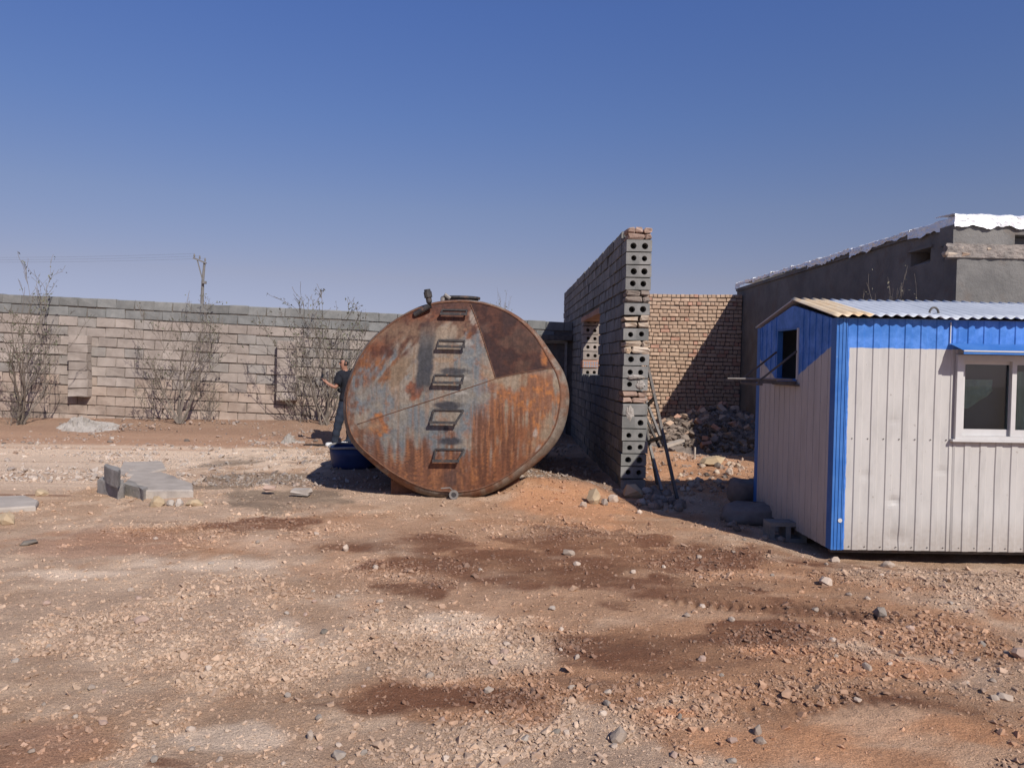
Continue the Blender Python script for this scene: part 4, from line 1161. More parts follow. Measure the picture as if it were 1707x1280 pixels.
# knuckle, shell, rear end
ring = []
for k in range(0, 9):
    a = k / 8 * math.pi / 2; ring.append((math.sin(a), TY + .004 + .22 * (1 - math.cos(a)) ** .9))
nk = len(ring)
ring += [(1.0, yy) for yy in np.arange(TY + .27, 14.6, .06)] + [(.985, 14.65), (.93, 14.75), (.6, 14.85), (.01, 14.9)]
SC = np.repeat(np.array([r_[0] for r_ in ring])[None], NA, 0); SY = np.array([r_[1] for r_ in ring])
SC[:, :nk] = RIM + (1 - RIM) * SC[:, :nk]
X = c0[0] + CR[:, 0][:, None] * SC; Z = c0[1] + CR[:, 1][:, None] * SC; Yv = np.repeat(SY[None], NA, 0)
f1 = fbm(Yv * 2, np.arange(NA)[:, None] * .12 + Yv * 0, 71, 5); f2 = fbm(Yv * 6, np.arange(NA)[:, None] * .4 + Yv * 0, 72, 4)
cc = np.ones(X.shape + (3,)) * np.array((.20, .165, .135))
cc = cc * (1 - sstep(.42, .58, f1)[..., None]) + np.array((.20, .10, .06)) * sstep(.42, .58, f1)[..., None]
cc = cc * (1 - .6 * sstep(.5, .65, f2)[..., None]) + np.array((.27, .24, .2)) * .6 * sstep(.5, .65, f2)[..., None]
tk(grid_mesh('shell', X, Yv, Z, MT['tank'], True, cc, closed_u=True), 'shell')
def on_cap(zx, zy, off=0.0):
    """a point on the end plate from plate coordinates"""
    x = TC.x + (zx - 705) / 429.0; z = TC.z - (zy - 660) / 429.0
    v = np.array([x, z]) - c0; ang = math.atan2(v[1], v[0])
    angs = np.arctan2(CR[:, 1], CR[:, 0]); k = int(np.argmin(np.abs(np.angle(np.exp(1j * (angs - ang))))))
    tt = min(1, np.linalg.norm(v) / (np.linalg.norm(CR[k]) * RIM[k, 0]))
    return Vector((x, cap_y(tt) - off, z))
mb = MB(); mb.tube([(c0[0] + CR[k % NA, 0] * RIM[k % NA, 0] * 1.002, TY + .002, c0[1] + CR[k % NA, 1] * RIM[k % NA, 0] * 1.002) for k in range(NA + 1)], .011, 6, False); 
MT['weld'] = surf('rusty_weld', (.12,.055,.035), (.2,.10,.06), 20, .85, .4, 60, 0)
mb.build('rim_weld', MT['weld'], tank, smooth=True)
def seam(pts, r_, name='weld_seam'):
    mb = MB(); mb.tube([on_cap(*p, .002) for p in pts], r_, 6); mb.build(name, MT['weld'], cap, smooth=True)
def bez(p0, p1, p2, n=24):
    return [((1-t)**2*p0[0]+2*t*(1-t)*p1[0]+t*t*p2[0], (1-t)**2*p0[1]+2*t*(1-t)*p1[1]+t*t*p2[1]) for t in [i / n for i in range(n + 1)]]
seam(bez((180, 800), (640, 640), (905, 547)) + bez((906, 546), (1060, 500), (1235, 478), 10), .0048)
seam(bez((773, 150), (838, 300), (912, 540)), .006)
# rungs: bent bar loops
MT['rung'] = surf('rung_steel', (.045,.045,.05), (.09,.08,.075), 20, .6, .2, 60, 0, (.2,.11,.07), 10, (.55,.7), metal=.2)
for (x0, x1, yt, X0_, X1_, yb, off) in ((625, 757, 182, 612, 755, 205, .07), (608, 748, 345, 598, 748, 378, .07), (592, 746, 528, 580, 742, 568, .07), (590, 748, 712, 568, 712, 778, .07), (602, 755, 922, 584, 726, 982, .07)):
    a, b_ = on_cap(x0, yt, .012), on_cap(x1, yt, .012); c_, d_ = on_cap(X0_ + 10, yb, off), on_cap(X1_ - 4, yb, off)
    e_ = d_ + (b_ - d_) * .35 + Vector((.0, 0, 0))
    mb = MB(); mb.bar(a, b_, .02, .012, (0, 1, 0)); mb.bar(a, c_, .012, .025); mb.bar(b_, d_, .012, .025); mb.bar(c_ - Vector((.016, 0, 0)), d_ + Vector((.016, 0, 0)), .03, .032)
    mb.build('rung', MT['rung'], tank)
# vent pipe
p0, p1, p2 = on_cap(480, 212, .01), on_cap(560, 165, .07), on_cap(548, 100, .03)
p1.y -= .0; p2.y = p1.y + .0
mb = MB(); mb.tube([p0, p0 + (p1 - p0) * .5 + Vector((0, -.01, 0)), p1, p1 + (p2 - p1) * .3, p2], .036, 10); pipe = mb.build('vent_pipe', MT['rung'], tank, smooth=False)
dv = (p2 - p1).normalized()
mb = MB(); mb.tube([p2 - dv * .05, p2 + dv * .02], .05, 12); mb.tube([p2 + dv * .0201, p2 + dv * .05], .04, 12); mb.build('pipe_collar', MT['rung'], pipe)
# bottom outlet
p0 = on_cap(703, 1163, -.05); p0.y = TY + .06
mb = MB(); mb.tube([p0, p0 + Vector((0, -.16, 0))], .036, 14); out_ = mb.build('outlet_pipe', MT['rung'], tank)
ringv = MB(); n = 20; V = []
for yy, rr in ((-.16, .032), (-.16, .058), (-.13, .058), (-.13, .032)):
    for k in range(n): V.append((p0.x + rr * math.cos(2*math.pi*k/n), p0.y + yy - .002, p0.z + rr * math.sin(2*math.pi*k/n)))
ringv.add(V, [(i*n+k, i*n+(k+1) % n, ((i+1) % 4)*n+(k+1) % n, ((i+1) % 4)*n+k) for i in range(4) for k in range(n)])
ringv.build('outlet_flange', MT['steel_light'], out_)
mb = MB(); mb.tube([p0 + Vector((-.02, -.12, .05)), p0 + Vector((-.05, -.14, .085)), p0 + Vector((-.16, -.14, .075))], .008, 6); mb.build('valve_lever', MT['steel_light'], out_)
# fittings on top, further back
mt_ = con[0].z
q = P(738, 494, 10.6); mb = MB(); mb.tube([(q.x, q.y, mt_ - .1), (q.x, q.y, q.z - .02), (q.x + .03, q.y, q.z + .02), (q.x + .1, q.y, q.z - .03)], .03, 8); mb.build('valve', MT['steel_light'], tank)
q = P(768, 499, 11.2); mb = MB(); mb.tube([(q.x, q.y, mt_ - .1), (q.x, q.y, q.z)], .25, 20); mb.tube([(q.x, q.y, q.z + .001), (q.x, q.y, q.z + .03)], .28, 20); mb.build('manhole', MT['rung'], tank)
# saddles
for (sy0, sy1) in ((TY + .28, TY + .5), (13.2, 13.45)):
    sel = [(p[0], p[1]) for p in C2 if p[1] < TC.z - .75 and -1.35 < p[0] < .32]; sel.sort()
    mb = MB(); n = len(sel)
    V = [(x, sy0, z - .004) for x, z in sel] + [(x, sy0, -.25) for x, z in sel] + [(x, sy1, z - .004) for x, z in sel] + [(x, sy1, -.25) for x, z in sel]
    Fc = []
    for i in range(n - 1):
        Fc += [(i, n + i, n + i + 1, i + 1), (2*n + i, 2*n + i + 1, 3*n + i + 1, 3*n + i), (i, i + 1, 2*n + i + 1, 2*n + i), (n + i, 3*n + i, 3*n + i + 1, n + i + 1)]
    Fc += [(0, 2*n, 3*n, n), (n - 1, 2*n - 1, 4*n - 1, 3*n - 1)]
    mb.add(V, Fc); mb.build('saddle', MT['weld'], tank)
# ------------------------------------------------------------------ steel trestle ladder behind the partition
ld = empty('trestle_ladder', (2.35, 10.6, float(gz(2.4, 10.4))), 'rusty steel trestle ladder leaning behind the open end of the partition wall', 'ladder')
def zat(x, y): return float(gz(x, y))
A0 = GT(1129, 832); A1 = P(1082, 620, 10.95); A1.x = max(A1.x, PX1 + .03); A1 = A0 + (A1 - A0) * 1.12
B0 = P(1103, 812, A0.y + .75); B0.z = zat(B0.x, B0.y); B1 = P(1078, 700, 11.6); B1.x = PX1 + .03; B1 = B0 + (B1 - B0) * 1.6; B1.x = PX1 + .03
mb = MB(); mb.bar(A0, A1, .05, .035, (1, 0, 0)); mb.build('stringer', MT['steel'], ld)
mb = MB(); mb.bar(B0, B1, .05, .035, (1, 0, 0)); mb.build('stringer', MT['steel_light'], ld)
def la(a, b_, t): return a + (b_ - a) * t
mb = MB(); mb.bar(P(1106, 742, 10.6), P(1074, 660, 11.3), .045, .03, (1, 0, 0)); mb.build('brace', MT['steel_light'], ld)
mb = MB(); mb.bar(P(1099, 745, 10.75), P(1074, 690, 11.3), .03, .03, (1, 0, 0)); mb.build('brace', MT['steel'], ld)
mb = MB(); mb.bar(P(1096, 812, 11.1), P(1074, 692, 11.4), .04, .03, (1, 0, 0)); mb.build('stringer', MT['steel'], ld)
for (t, w_) in ((.42, .06), (.70, .04), (.88, .035)):
    a = la(A0, A1, t); b_ = la(B0, B1, t)
    mb = MB(); mb.bar(a, b_, w_, .035, (0, 0, 1)); mb.build('rung', MT['steel'], ld)
pl = empty('plank', GT(1112, 746), 'short grey plank lying on the rubble behind the ladder', 'plank')
a, b_ = P(1104, 745, 14.2), P(1137, 734, 14.6)
mb = MB(); mb.bar(a, b_, .12, .05); mb.build('board', MT['concrete'], pl)

# ------------------------------------------------------------------ rubble heap
rh = empty('rubble_heap', (4.6, 15.8, zat(4.6, 15.8)), 'dark heap of broken bricks and clods in shade before the brick wall', 'rubble heap')
def heap(x, y): 
    return .75 * np.exp(-((x - 4.75) / 1.15) ** 2 - ((y - 16.4) / 1.5) ** 2) + .12 * np.exp(-((x - 3.6) / .5) ** 2 - ((y - 16.8) / .8) ** 2) + .35 * np.exp(-((x - 5.2) / .6) ** 2 - ((y - 14.2) / .9) ** 2)
u = np.linspace(2.3, 5.88, 90); v = np.linspace(12.2, 18.75, 130); A, B = np.meshgrid(u, v, indexing='ij')
hz_ = heap(A, B); Zh = gz(A, B) - .06 + hz_ + .16 * (fbm(A * 5, B * 5, 91, 4) - .5) * np.clip(hz_ * 4, 0, 1)
me = grid_mesh('earth_mound', A, B, Zh, MT['clod'], False); me.transform(Matrix.Translation(-worg(rh))); link('earth_mound', me, rh)
r5 = random.Random(61)
cnt = 0
while cnt < 170:
    x, y = r5.uniform(2.9, 5.8), r5.uniform(13.2, 18.3)
    hh = float(heap(np.array(x), np.array(y)))
    if hh < .14 or r5.random() > hh * 2 + .1: continue
    cnt += 1; s_ = r5.uniform(.05, .15)
    if r5.random() < .3:
        q = MB(); 
        link('brick', KV[r5.choice(['brick', 'brick_red'])][r5.randrange(3)], rh, (x, y, zat(x, y) + hh), (r5.uniform(-1, 1), r5.uniform(-1, 1), r5.uniform(0, 6)), (.2, .6, 1))
    else: link('chunk', stone_mesh(r5.randrange(14), r5.choice(['clod', 'clod', 'clod', 'brick'])), rh, (x, y, zat(x, y) + hh - .02), (r5.uniform(-.5, .5), r5.uniform(-.5, .5), r5.uniform(0, 6)), (s_, s_ * r5.uniform(.7, 1), s_ * r5.uniform(.5, .9)))
for i in range(60):
    xx, yy = r5.uniform(1112, 1250), r5.uniform(775, 828)
    w_ = r5.uniform(6, 14)
    stone(xx, yy, w_, w_ * .7, r5.choice(['stone_pale', 'brick', 'clod', 'brick_pale']), 'broken chunk on the sunlit earth between ladder and cabin', 'rubble chunk', 'rubble chunks between ladder and cabin', 'rubble_chunk')
# fine rubble over the mound
n_ = 9000; hx = rng.uniform(2.9, 5.86, n_); hy = rng.uniform(12.6, 18.7, n_); hh_ = heap(hx, hy)
kq = (rng.uniform(0, 1, n_) < hh_ * 3) & (hh_ > .1); hx, hy, hh_ = hx[kq], hy[kq], hh_[kq]
me = scatter('small_rubble', np.stack([hx, hy, gz(hx, hy) - .05 + hh_], -1), np.exp(rng.normal(math.log(.045), .45, len(hx))).clip(.015, .12), np.array([(.23, .18, .145)]) * rng.uniform(.6, 1.5, (len(hx), 1)), MT['gravel'])
me.transform(Matrix.Translation(-worg(rh))); o = link('small_rubble', me, rh); o['kind'] = 'stuff'
# long pale lump at the heap's foot
stone(1190, 772, 44, 14, 'stone_yellow', 'long yellowish lump at the sunlit foot of the rubble heap', 'stone')
stone(1216, 790, 16, 14, 'stone_pale', 'small pale block at the end of the long yellowish lump', 'stone')
mb = MB(); q = GT(1158, 765); mb.tube([q - Vector((0, 0, .05)), q + Vector((.0, 0, .2))], .018, 6); o = mb.build('stake', MT['concrete'], None, q); tag(o, 'thin pale stake standing up at the foot of the rubble heap', 'stake')

# footing of the partition: loose stones
r6 = random.Random(71)
for (xx, yy, w_, h_, k, lb) in ((1055, 828, 46, 26, 'stone_yellow', 'large sandy clod under the open end of the partition wall'), (1078, 824, 20, 16, 'stone_pale', 'pale stone at the right foot of the partition end'), (1070, 842, 22, 14, 'stone_grey', 'grey stone wedged under the partition end'),
                             (990, 838, 30, 28, 'stone_yellow', 'yellow earthy block at the end of the soil ridge'), (972, 845, 14, 11, 'stone_pale', 'white stone beside the yellow block on the ridge'), (1022, 836, 18, 16, 'stone_pale', 'pale stone between yellow block and partition end'), (1008, 842, 14, 14, 'stone_grey', 'broken grey stone next to the yellow block'), (1066, 856, 12, 10, 'stone_pale', 'pale stone in the gap at the edge of the cabin shadow')):
    stone(xx, yy, w_, h_, k, lb)
q0 = GT(1105, 830)
for i in range(26):
    xx = r6.uniform(1078, 1135); yy = r6.uniform(822, 852); w_ = r6.uniform(10, 24)
    stone(xx, yy, w_, w_ * .8, 'clod', 'earthy clod in the shaded pile at the ladder foot', 'clod', 'clods piled at the ladder foot', 'clod')

# sacks and a hollow block against the cabin side
def lump(name, c, size, rz, seed, mat_, label, cat):
    u = np.linspace(0, 2 * math.pi, 48, endpoint=False); v = np.linspace(.02, math.pi - .02, 26); U, V_ = np.meshgrid(u, v, indexing='ij')
    def sp(c_, e): return np.sign(c_) * np.abs(c_) ** e
    x = sp(np.cos(U), .75) * sp(np.sin(V_), .7) * size[0]; y = sp(np.sin(U), .75) * sp(np.sin(V_), .7) * size[1]; z = sp(np.cos(V_), .8) * size[2]
    k = 1 + .45 * (fbm(x * 6 + seed, z * 8 + y * 6, seed, 4) - .5)
    x, y, z = x * k, y * k, z * k * (1 - .15 * np.cos(x / size[0] * 3))
    ca, sa = math.cos(rz), math.sin(rz)
    me = grid_mesh(name, x * ca - y * sa, x * sa + y * ca, z, mat_, True, closed_u=True)
    o = link(name, me, None, c); return tag(o, label, cat)
c_ = P(1243, 826, 9.3); lump('filled_sack', (c_.x, 9.3, zat(c_.x, 9.3) + .27), (.21, .19, .17), .2, 3, MT['sack'], 'upper dusty filled sack leaning on the shaded cabin side', 'sack')
c_ = P(1258, 858, 8.75); lump('filled_sack', (c_.x, 8.75, zat(c_.x, 8.75) + .1), (.36, .22, .14), -.3, 8, MT['sack'], 'lower flattened dusty sack in the shade beside the cabin', 'sack')
c_ = P(1308, 890, 7.9)
hb = empty('hollow_block', (c_.x, 7.9, zat(c_.x, 7.9)), 'hollow cement block with two square cells in the cabin shade', 'cement block')
mb = MB(); z0 = zat(c_.x, 7.9) - .01; x0 = c_.x - .19; h_ = .2
for (a, b_) in ((0, .05), (.165, .215), (.33, .38)): mb.box((x0 + a, 7.8, z0 + .041), (x0 + b_, 8.0, z0 + h_ - .041))
mb.box((x0, 7.8, z0), (x0 + .38, 8.0, z0 + .04)); mb.box((x0, 7.8, z0 + h_ - .04), (x0 + .38, 8.0, z0 + h_)); mb.build('body', MT['block_grey'], hb)
for i in range(14):
    xx, yy = r6.uniform(1215, 1340), r6.uniform(868, 905); w_ = r6.uniform(10, 22)
    stone(xx, yy, w_, w_ * .7, 'clod', 'clod lying in the shade beside the cabin', 'clod', 'clods in the cabin shade', 'clod')

# ------------------------------------------------------------------ concrete slab and blocks on the left
def slab(name, pix, ztop, label, cat, mat_, rough=.012, seed=0, zb=-.08):
    pts = [G(x, y, ztop) for x, y in pix]
    base = zat(pts[0].x, pts[0].y)
    # broken outline: subdivide each edge and jitter it
    out = []; r_ = random.Random(seed)
    for i in range(len(pts)):
        a, b_ = pts[i], pts[(i + 1) % len(pts)]; n = max(2, int((b_ - a).length / .2))
        for k in range(n):
            p = a + (b_ - a) * (k / n); out.append((p.x + r_.uniform(-rough, rough), p.y + r_.uniform(-rough, rough)))
    mb = MB(); n = len(out)
    cx = sum(p[0] for p in out) / n; cy = sum(p[1] for p in out) / n
    V = [(p[0], p[1], zb) for p in out] + [(p[0], p[1], ztop - .02 + r_.uniform(-.01, .006)) for p in out] + [(p[0] + (cx - p[0]) * .035, p[1] + (cy - p[1]) * .035, ztop + r_.uniform(-.006, .004)) for p in out] + [(cx, cy, ztop)]
    Fc = [(i, (i + 1) % n, n + (i + 1) % n, n + i) for i in range(n)] + [(n + i, n + (i + 1) % n, 2*n + (i + 1) % n, 2*n + i) for i in range(n)] + [(2*n + i, 2*n + (i + 1) % n, 3*n) for i in range(n)]
    mb.add(V, Fc); o = mb.build(name, mat_, None, (cx, cy, 0)); return tag(o, label, cat)
slab('concrete_slab', [(210, 803), (243, 817), (322, 815), (322, 806), (300, 797), (272, 786), (225, 789)], .12, 'pale broken concrete slab lying flat on the left yard', 'slab', MT['concrete'], .025, 1)
slab('concrete_slab', [(198, 788), (230, 792), (278, 780), (268, 768), (205, 769)], .05, 'paler thin slab behind the broken concrete slab', 'slab', MT['concrete'], .015, 2)
slab('concrete_slab', [(-40, 848), (60, 842), (66, 834), (40, 825), (-40, 827)], .05, 'grey concrete slab cut by the left edge of the photo', 'slab', MT['concrete'], .01, 3)
def blk(px0, px1, y0, y1, Y, rz, label, key='concrete_dark', tilt=0, depth=.2):
    a, b_ = P(px0, y0, Y), P(px1, y1, Y)
    mb = MB(); rr = np.random.default_rng(int(px0)); mb.cbox((0, 0, 0), (abs(b_.x - a.x), depth, abs(a.z - b_.z)), .015, .012, rr)
    o = link('cement_block', mb.mesh('cement_block', MT[key]), None, ((a.x + b_.x) / 2, Y, (a.z + b_.z) / 2), (0, tilt, rz)); return tag(o, label, 'cement block')
q = G(180, 812, .12)
def eblk(pix, ztop, zb, label, key, seed, rough=.02):
    slabo = slab('cement_block', pix, ztop, label, 'cement block', MT[key], rough, seed, zb); return slabo
eblk([(161, 799), (199, 810), (207, 806), (206, 800), (170, 793)], .17, -.08, 'dark broken block at the base left of the slab', 'concrete_dark', 5)
eblk([(171, 775), (196, 786), (201, 783), (199, 779), (175, 772)], .36, .165, 'grey block standing on another block beside the slab', 'concrete_dark', 6)
eblk([(206, 804), (236, 813), (243, 817), (246, 812), (212, 799)], .15, -.08, 'broken thin block edge along the left side of the slab', 'concrete_dark', 7, .03)
stone(262, 843, 26, 18, 'stone_yellow', 'yellow stone at the near corner of the broken slab')
stone(284, 843, 15, 13, 'concrete', 'grey chip between the yellow stones before the slab')
stone(299, 843, 15, 14, 'concrete', 'pale chip beside the right yellow stone before the slab')
stone(324, 842, 36, 15, 'stone_yellow', 'long yellow stone at the right end of the slab front')
stone(10, 872, 36, 24, 'stone_yellow', 'yellow stone at the far left edge of the photo')
stone(70, 825, 24, 12, 'stone_yellow', 'low yellowish stone behind the cut off slab')
o = blk(441, 461, 810, 817, 9.85, .2, 'reddish brick lying on the oily stain', 'stone_pink', 0, .1); o.name = 'loose_brick'; o['category'] = 'brick'
o = blk(487, 519, 814, 824, 9.65, -.1, 'pale cement block lying alone near the tank shadow', 'concrete', 0, .16)
# crumpled plastic heap and rubble near the wall
def crumple(name, pc_, w_, d_, h_, seed, label, cat, mat_):
    u = np.linspace(-1, 1, 110); v = np.linspace(-1, 1, 60); A, B = np.meshgrid(u, v, indexing='ij')
    env = np.clip(1 - (A ** 2 + B ** 2) - .35 * (fbm(A * 3, B * 3, seed + 3, 3) - .5), 0, 1) ** .6
    rd = 1 - np.abs(fbm(A * 7 + seed, B * 4.5, seed, 4) - .5) * 4.5
    prof = .30 + .6 * np.exp(-((A + .45) / .33) ** 2)
    X = pc_.x + A * w_; Y = pc_.y + B * d_; Z = gz(X, Y) - .04 + env * h_ * prof * (.35 + .7 * rd)
    me = grid_mesh(name, X, Y, Z, mat_, False); me.transform(Matrix.Translation(-pc_)); o = link(name, me, None, pc_); return tag(o, label, cat)
crumple('plastic_sheeting', GT(150, 726), .8, .38, .30, 4, 'crumpled dirty white plastic sheeting before the block wall', 'plastic sheet', MT['plastic'])
crumple('plastic_sheeting', GT(490, 738), .3, .2, .26, 9, 'small crumpled pale heap left of the man', 'plastic sheet', MT['plastic'])
stone(526, 728, 14, 14, 'stone_pink', 'pale pinkish stone on the bank left of the man')
stone(218, 717, 9, 8, 'stone_pale', 'small pale stone on the bank between the two left trees')
stone(48, 718, 8, 9, 'stone_pale', 'small white stone at the foot of the leftmost tree')
for i in range(36):
    xx, yy = r6.uniform(0, 560), r6.uniform(718, 742); w_ = r6.uniform(4, 9)
    stone(xx, yy, w_ * 1.4, w_ * .7, r6.choice(['stone_pale', 'concrete', 'clod']), 'small stone on the bank along the far block wall', 'stone', 'small stones along the far block wall')

# ------------------------------------------------------------------ blue tub
tc = G(592, 779); tc.z = zat(tc.x, tc.y)
tb = empty('blue_tub', tc, 'cut down blue plastic drum standing at the left of the tank', 'tub')
def lathe(mb, c, prof, n=32):
    V = [(c[0] + r_ * math.cos(2*math.pi*k/n), c[1] + r_ * math.sin(2*math.pi*k/n), c[2] + z) for r_, z in prof for k in range(n)]
    m_ = len(prof); mb.add(V, [(i*n+k, i*n+(k+1) % n, (i+1)*n+(k+1) % n, (i+1)*n+k) for i in range(m_ - 1) for k in range(n)])
mb = MB(); lathe(mb, tc, [(.01, .0), (.35, .0), (.37, .05), (.395, .20), (.41, .33), (.395, .33), (.375, .2), (.35, .06), (.01, .05)]); mb.build('tub_wall', MT['blue_tub'], tb, smooth=True)
mb = MB(); mb.tube([(tc.x + .41 * math.cos(a), tc.y + .41 * math.sin(a), tc.z + .332 + .012 * math.sin(a * 3)) for a in np.linspace(0, 2 * math.pi, 40)], .018, 8, False); mb.build('tub_rim', MT['tub_rim'], tb, smooth=True)
mb = MB(); q = GT(528, 743); mb.cbox((q.x, q.y, q.z + .015), (.5, .16, .03), .006); o = mb.build('dark_strip', MT['black'], None, q); tag(o, 'narrow black strip lying on the ground beside the man', 'board')  # thin black box laid flat on the ground

# ------------------------------------------------------------------ trees
def tree(name, base, stems, label, group, seed, leafn=900, leafs=.03, spread=.5, matl='leaf', rad=.034, fit=None):
    r_ = random.Random(seed); root = empty(name, base, label, 'tree', group)
    wood = MB(); tips = []
    def branch(p, d, L, r0, lvl):
        n = 6; pts = [p]; rs = [r0]; q = p.copy(); dd = d.normalized()
        for i in range(n):
            dd = (dd + Vector((r_.gauss(0, .13), r_.gauss(0, .13), r_.gauss(.05, .08)))).normalized()
            q = q + dd * (L / n); pts.append(q.copy()); rs.append(max(.004, r0 * (1 - .75 * (i + 1) / n)))
            if lvl >= 2: tips.append(q.copy())
        wood.tube(pts, rs, 5 if lvl < 2 else 4, True)
        if lvl >= 4 or L < .14: return
        for k in range(r_.choice((1, 2, 2, 3)) if lvl else r_.choice((4, 5))):
            i = r_.randrange(2, n + 1) if lvl else r_.randrange(2, n + 1)
            t_ = (pts[i] - pts[i - 1]).normalized()
            sd = Vector((r_.gauss(0, 1), r_.gauss(0, .8), r_.gauss(.2, .4))).normalized()
            branch(pts[i], t_ * (1.0) + sd * spread * 1.3, L * r_.uniform(.42, .7), max(.0045, rs[i] * .75), lvl + 1)
    for (d, L) in stems:
        off = Vector((r_.gauss(0, .06), r_.gauss(0, .06), -.05)); branch(Vector(base) + off, Vector(d), L, rad * r_.uniform(.7, 1.1), 0)
    if fit:
        top, wid, base_ = fit[0], fit[1], Vector(base)
        hs2 = max(p[2] for p in wood.v) - base_.z; xs2 = sorted(p[0] - base_.x for p in wood.v); w2 = xs2[int(len(xs2) * .985)] - xs2[int(len(xs2) * .015)]
        sz, sx2 = (top - base_.z) / hs2, wid / w2
        wood.v = [(base_.x + (p[0] - base_.x) * sx2, base_.y + (p[1] - base_.y) * min(1, sx2), base_.z + (p[2] - base_.z) * sz) for p in wood.v]
        tips = [Vector((base_.x + (p.x - base_.x) * sx2, base_.y + (p.y - base_.y) * min(1, sx2), base_.z + (p.z - base_.z) * sz)) for p in tips]
    wood.build('trunk', MT['bark'], root)
    lf = MB()
    for _ in range(leafn):
        c_ = r_.choice(tips) + Vector((r_.gauss(0, .035), r_.gauss(0, .035), r_.gauss(0, .035)))
        a = Vector((r_.gauss(0, 1), r_.gauss(0, 1), r_.gauss(0, 1))).normalized(); b_ = a.cross(Vector((r_.gauss(0, 1), r_.gauss(0, 1), r_.gauss(0, 1)))).normalized()
        s_ = leafs * r_.uniform(.5, 1.3)
        lf.add([c_ - a * s_, c_ + b_ * s_ * .45, c_ + a * s_, c_ - b_ * s_ * .45], [(0, 1, 2, 3)])
    lf.build('crown', MT[matl], root, fix=False)
    return root
b1, b2, b3 = P(34, 700, 17.2), P(298, 700, 17.35), P(543, 700, 17.4)
for q in (b1, b2, b3): q.z = zat(q.x, q.y)
tree('bare_tree', b1, [((.1, 0, 1), 2.6), ((.22, .1, 1), 2.5), ((-.1, .05, 1), 2.2), ((.16, -.1, 1), 2.7), ((0, .1, 1), 2.1), ((-.2, 0, 1), 1.6), ((.3, 0, 1), 1.9)], 'tall narrow multi stemmed bare tree at the left edge before the block wall', 'bare trees along the block wall', 5, 700, .032, .22, fit=(4.0, 1.45))
tree('bare_tree', b2, [((-.35, 0, 1), 2.2), ((.3, .1, 1), 2.1), ((.05, -.1, 1), 2.2), ((.6, 0, 1), 2.0), ((-.15, .1, 1), 2.1), ((-.55, 0, .9), 1.5), ((.45, .1, 1), 1.8)], 'wide V shaped bare tree midway along the block wall', 'bare trees along the block wall', 8, 420, .03, .42, fit=(3.25, 2.1))
tree('bare_tree', b3, [((-.3, 0, 1), 2.3), ((.12, .1, 1), 2.4), ((.35, 0, 1), 2.4), ((-.1, -.1, 1), 2.2), ((.6, .1, 1), 2.3), ((-.45, 0, 1), 2.0), ((.2, 0, 1), 2.2)], 'bushy bare tree behind the man beside the tank', 'bare trees along the block wall', 14, 700, .032, .42, fit=(3.4, 2.4))
tree('bare_tree', Vector((-.02, 24, 0)), [((-.02, 0, 1), 2.6), ((.03, 0, 1), 2.2)], 'thin twig of a tree showing over the top of the tank', None, 23, 60, .03, .12, rad=.02, fit=(4.1, .5))
# dry weeds behind the cabin roof and at the wall foot
q = P(1462, 520, 9.7); base = Vector((q.x, 9.62, 1.0))
tree('dry_shrub', Vector((q.x, 9.6, zat(q.x, 9.6))), [((.0, 0, 1), 1.6), ((.05, 0, 1), 1.5), ((-.05, 0, 1), 1.5), ((.08, 0, 1), 1.35), ((-.09, .0, 1), 1.5)], 'pale dry shrub rising behind the cabin roof', None, 31, 300, .02, .14, 'leaf_dry', .008, fit=(2.98, .6))
for (xx, yy, sd) in ((255, 704, 41), (345, 702, 42), (500, 700, 43), (20, 722, 44), (575, 716, 45)):
    b_ = P(xx, yy, 17.75 - .03 * (yy - 700)); b_.z = zat(b_.x, b_.y); tree('dry_weed', b_, [((-.5, 0, 1), .5), ((.3, -.1, 1), .55), ((.0, .2, 1), .6), ((.7, 0, .8), .4)], {41: 'low dry weed left of the V shaped tree', 42: 'low dry weed right of the V shaped tree', 43: 'low dry weed below the right pier of the block wall', 44: 'low dry weed at the foot of the leftmost tree', 45: 'low dry weed at the feet of the man'}[sd], 'dry weeds at the wall foot', sd, 150, .022, .5, 'leaf_dry', .008)
    
# ------------------------------------------------------------------ utility pole and wires
UY = 60.0
pb = P(337, 640, UY); ptop = P(336, 437, UY)
up_ = empty('utility_pole', (pb.x, UY, 0), 'slim utility pole with slanted crossarm beyond the block wall', 'utility pole')
mb = MB(); mb.tube([(pb.x + .05, UY, -.2), P(337, 500, UY), P(338, 470, UY), P(341, 437, UY)], [.17, .13, .11, .09], 8); mb.build('pole', MT['wood_pole'], up_)
mb = MB(); mb.bar(P(322, 430, UY - .1), P(344, 439, UY - .1), .11, .11); arm = mb.build('crossarm', MT['wood_pole'], up_)
mb = MB(); mb.bar(P(329, 434, UY - .08), P(339, 472, UY - .08), .07, .07); mb.build('brace', MT['wood_pole'], up_)
mb = MB(); mb.cbox(P(341, 471, UY - .2), (.25, .25, .2), .02); mb.build('junction_box', MT['wood_pole'], up_)
for xx, yy in ((324, 429), (333, 432), (342, 436)):
    q = P(xx, yy, UY - .1); mb = MB(); mb.tube([q, q + Vector((0, 0, .12)), q + Vector((0, 0, .26))], [.05, .07, .04], 8); mb.build('insulator', MT['wood_pole'], arm)
for k, (xx, yy) in enumerate(((324, 423), (333, 427), (342, 431))):
    a = P(xx, yy, UY - .1); b_ = a + Vector((-48, 6, .4)); pts = []
    for i in range(17):
        t = i / 16; p = a + (b_ - a) * t; p.z -= 1.1 * 4 * t * (1 - t) * .5; pts.append(p)
    mb = MB(); mb.tube(pts, .005, 4); o = mb.build('power_line', MT['steel'], None, a); tag(o, ['thin power line leaving the left end of the crossarm', 'thin power line leaving the middle of the crossarm', 'thin power line leaving the right end of the crossarm'][k], 'power line', 'power lines')
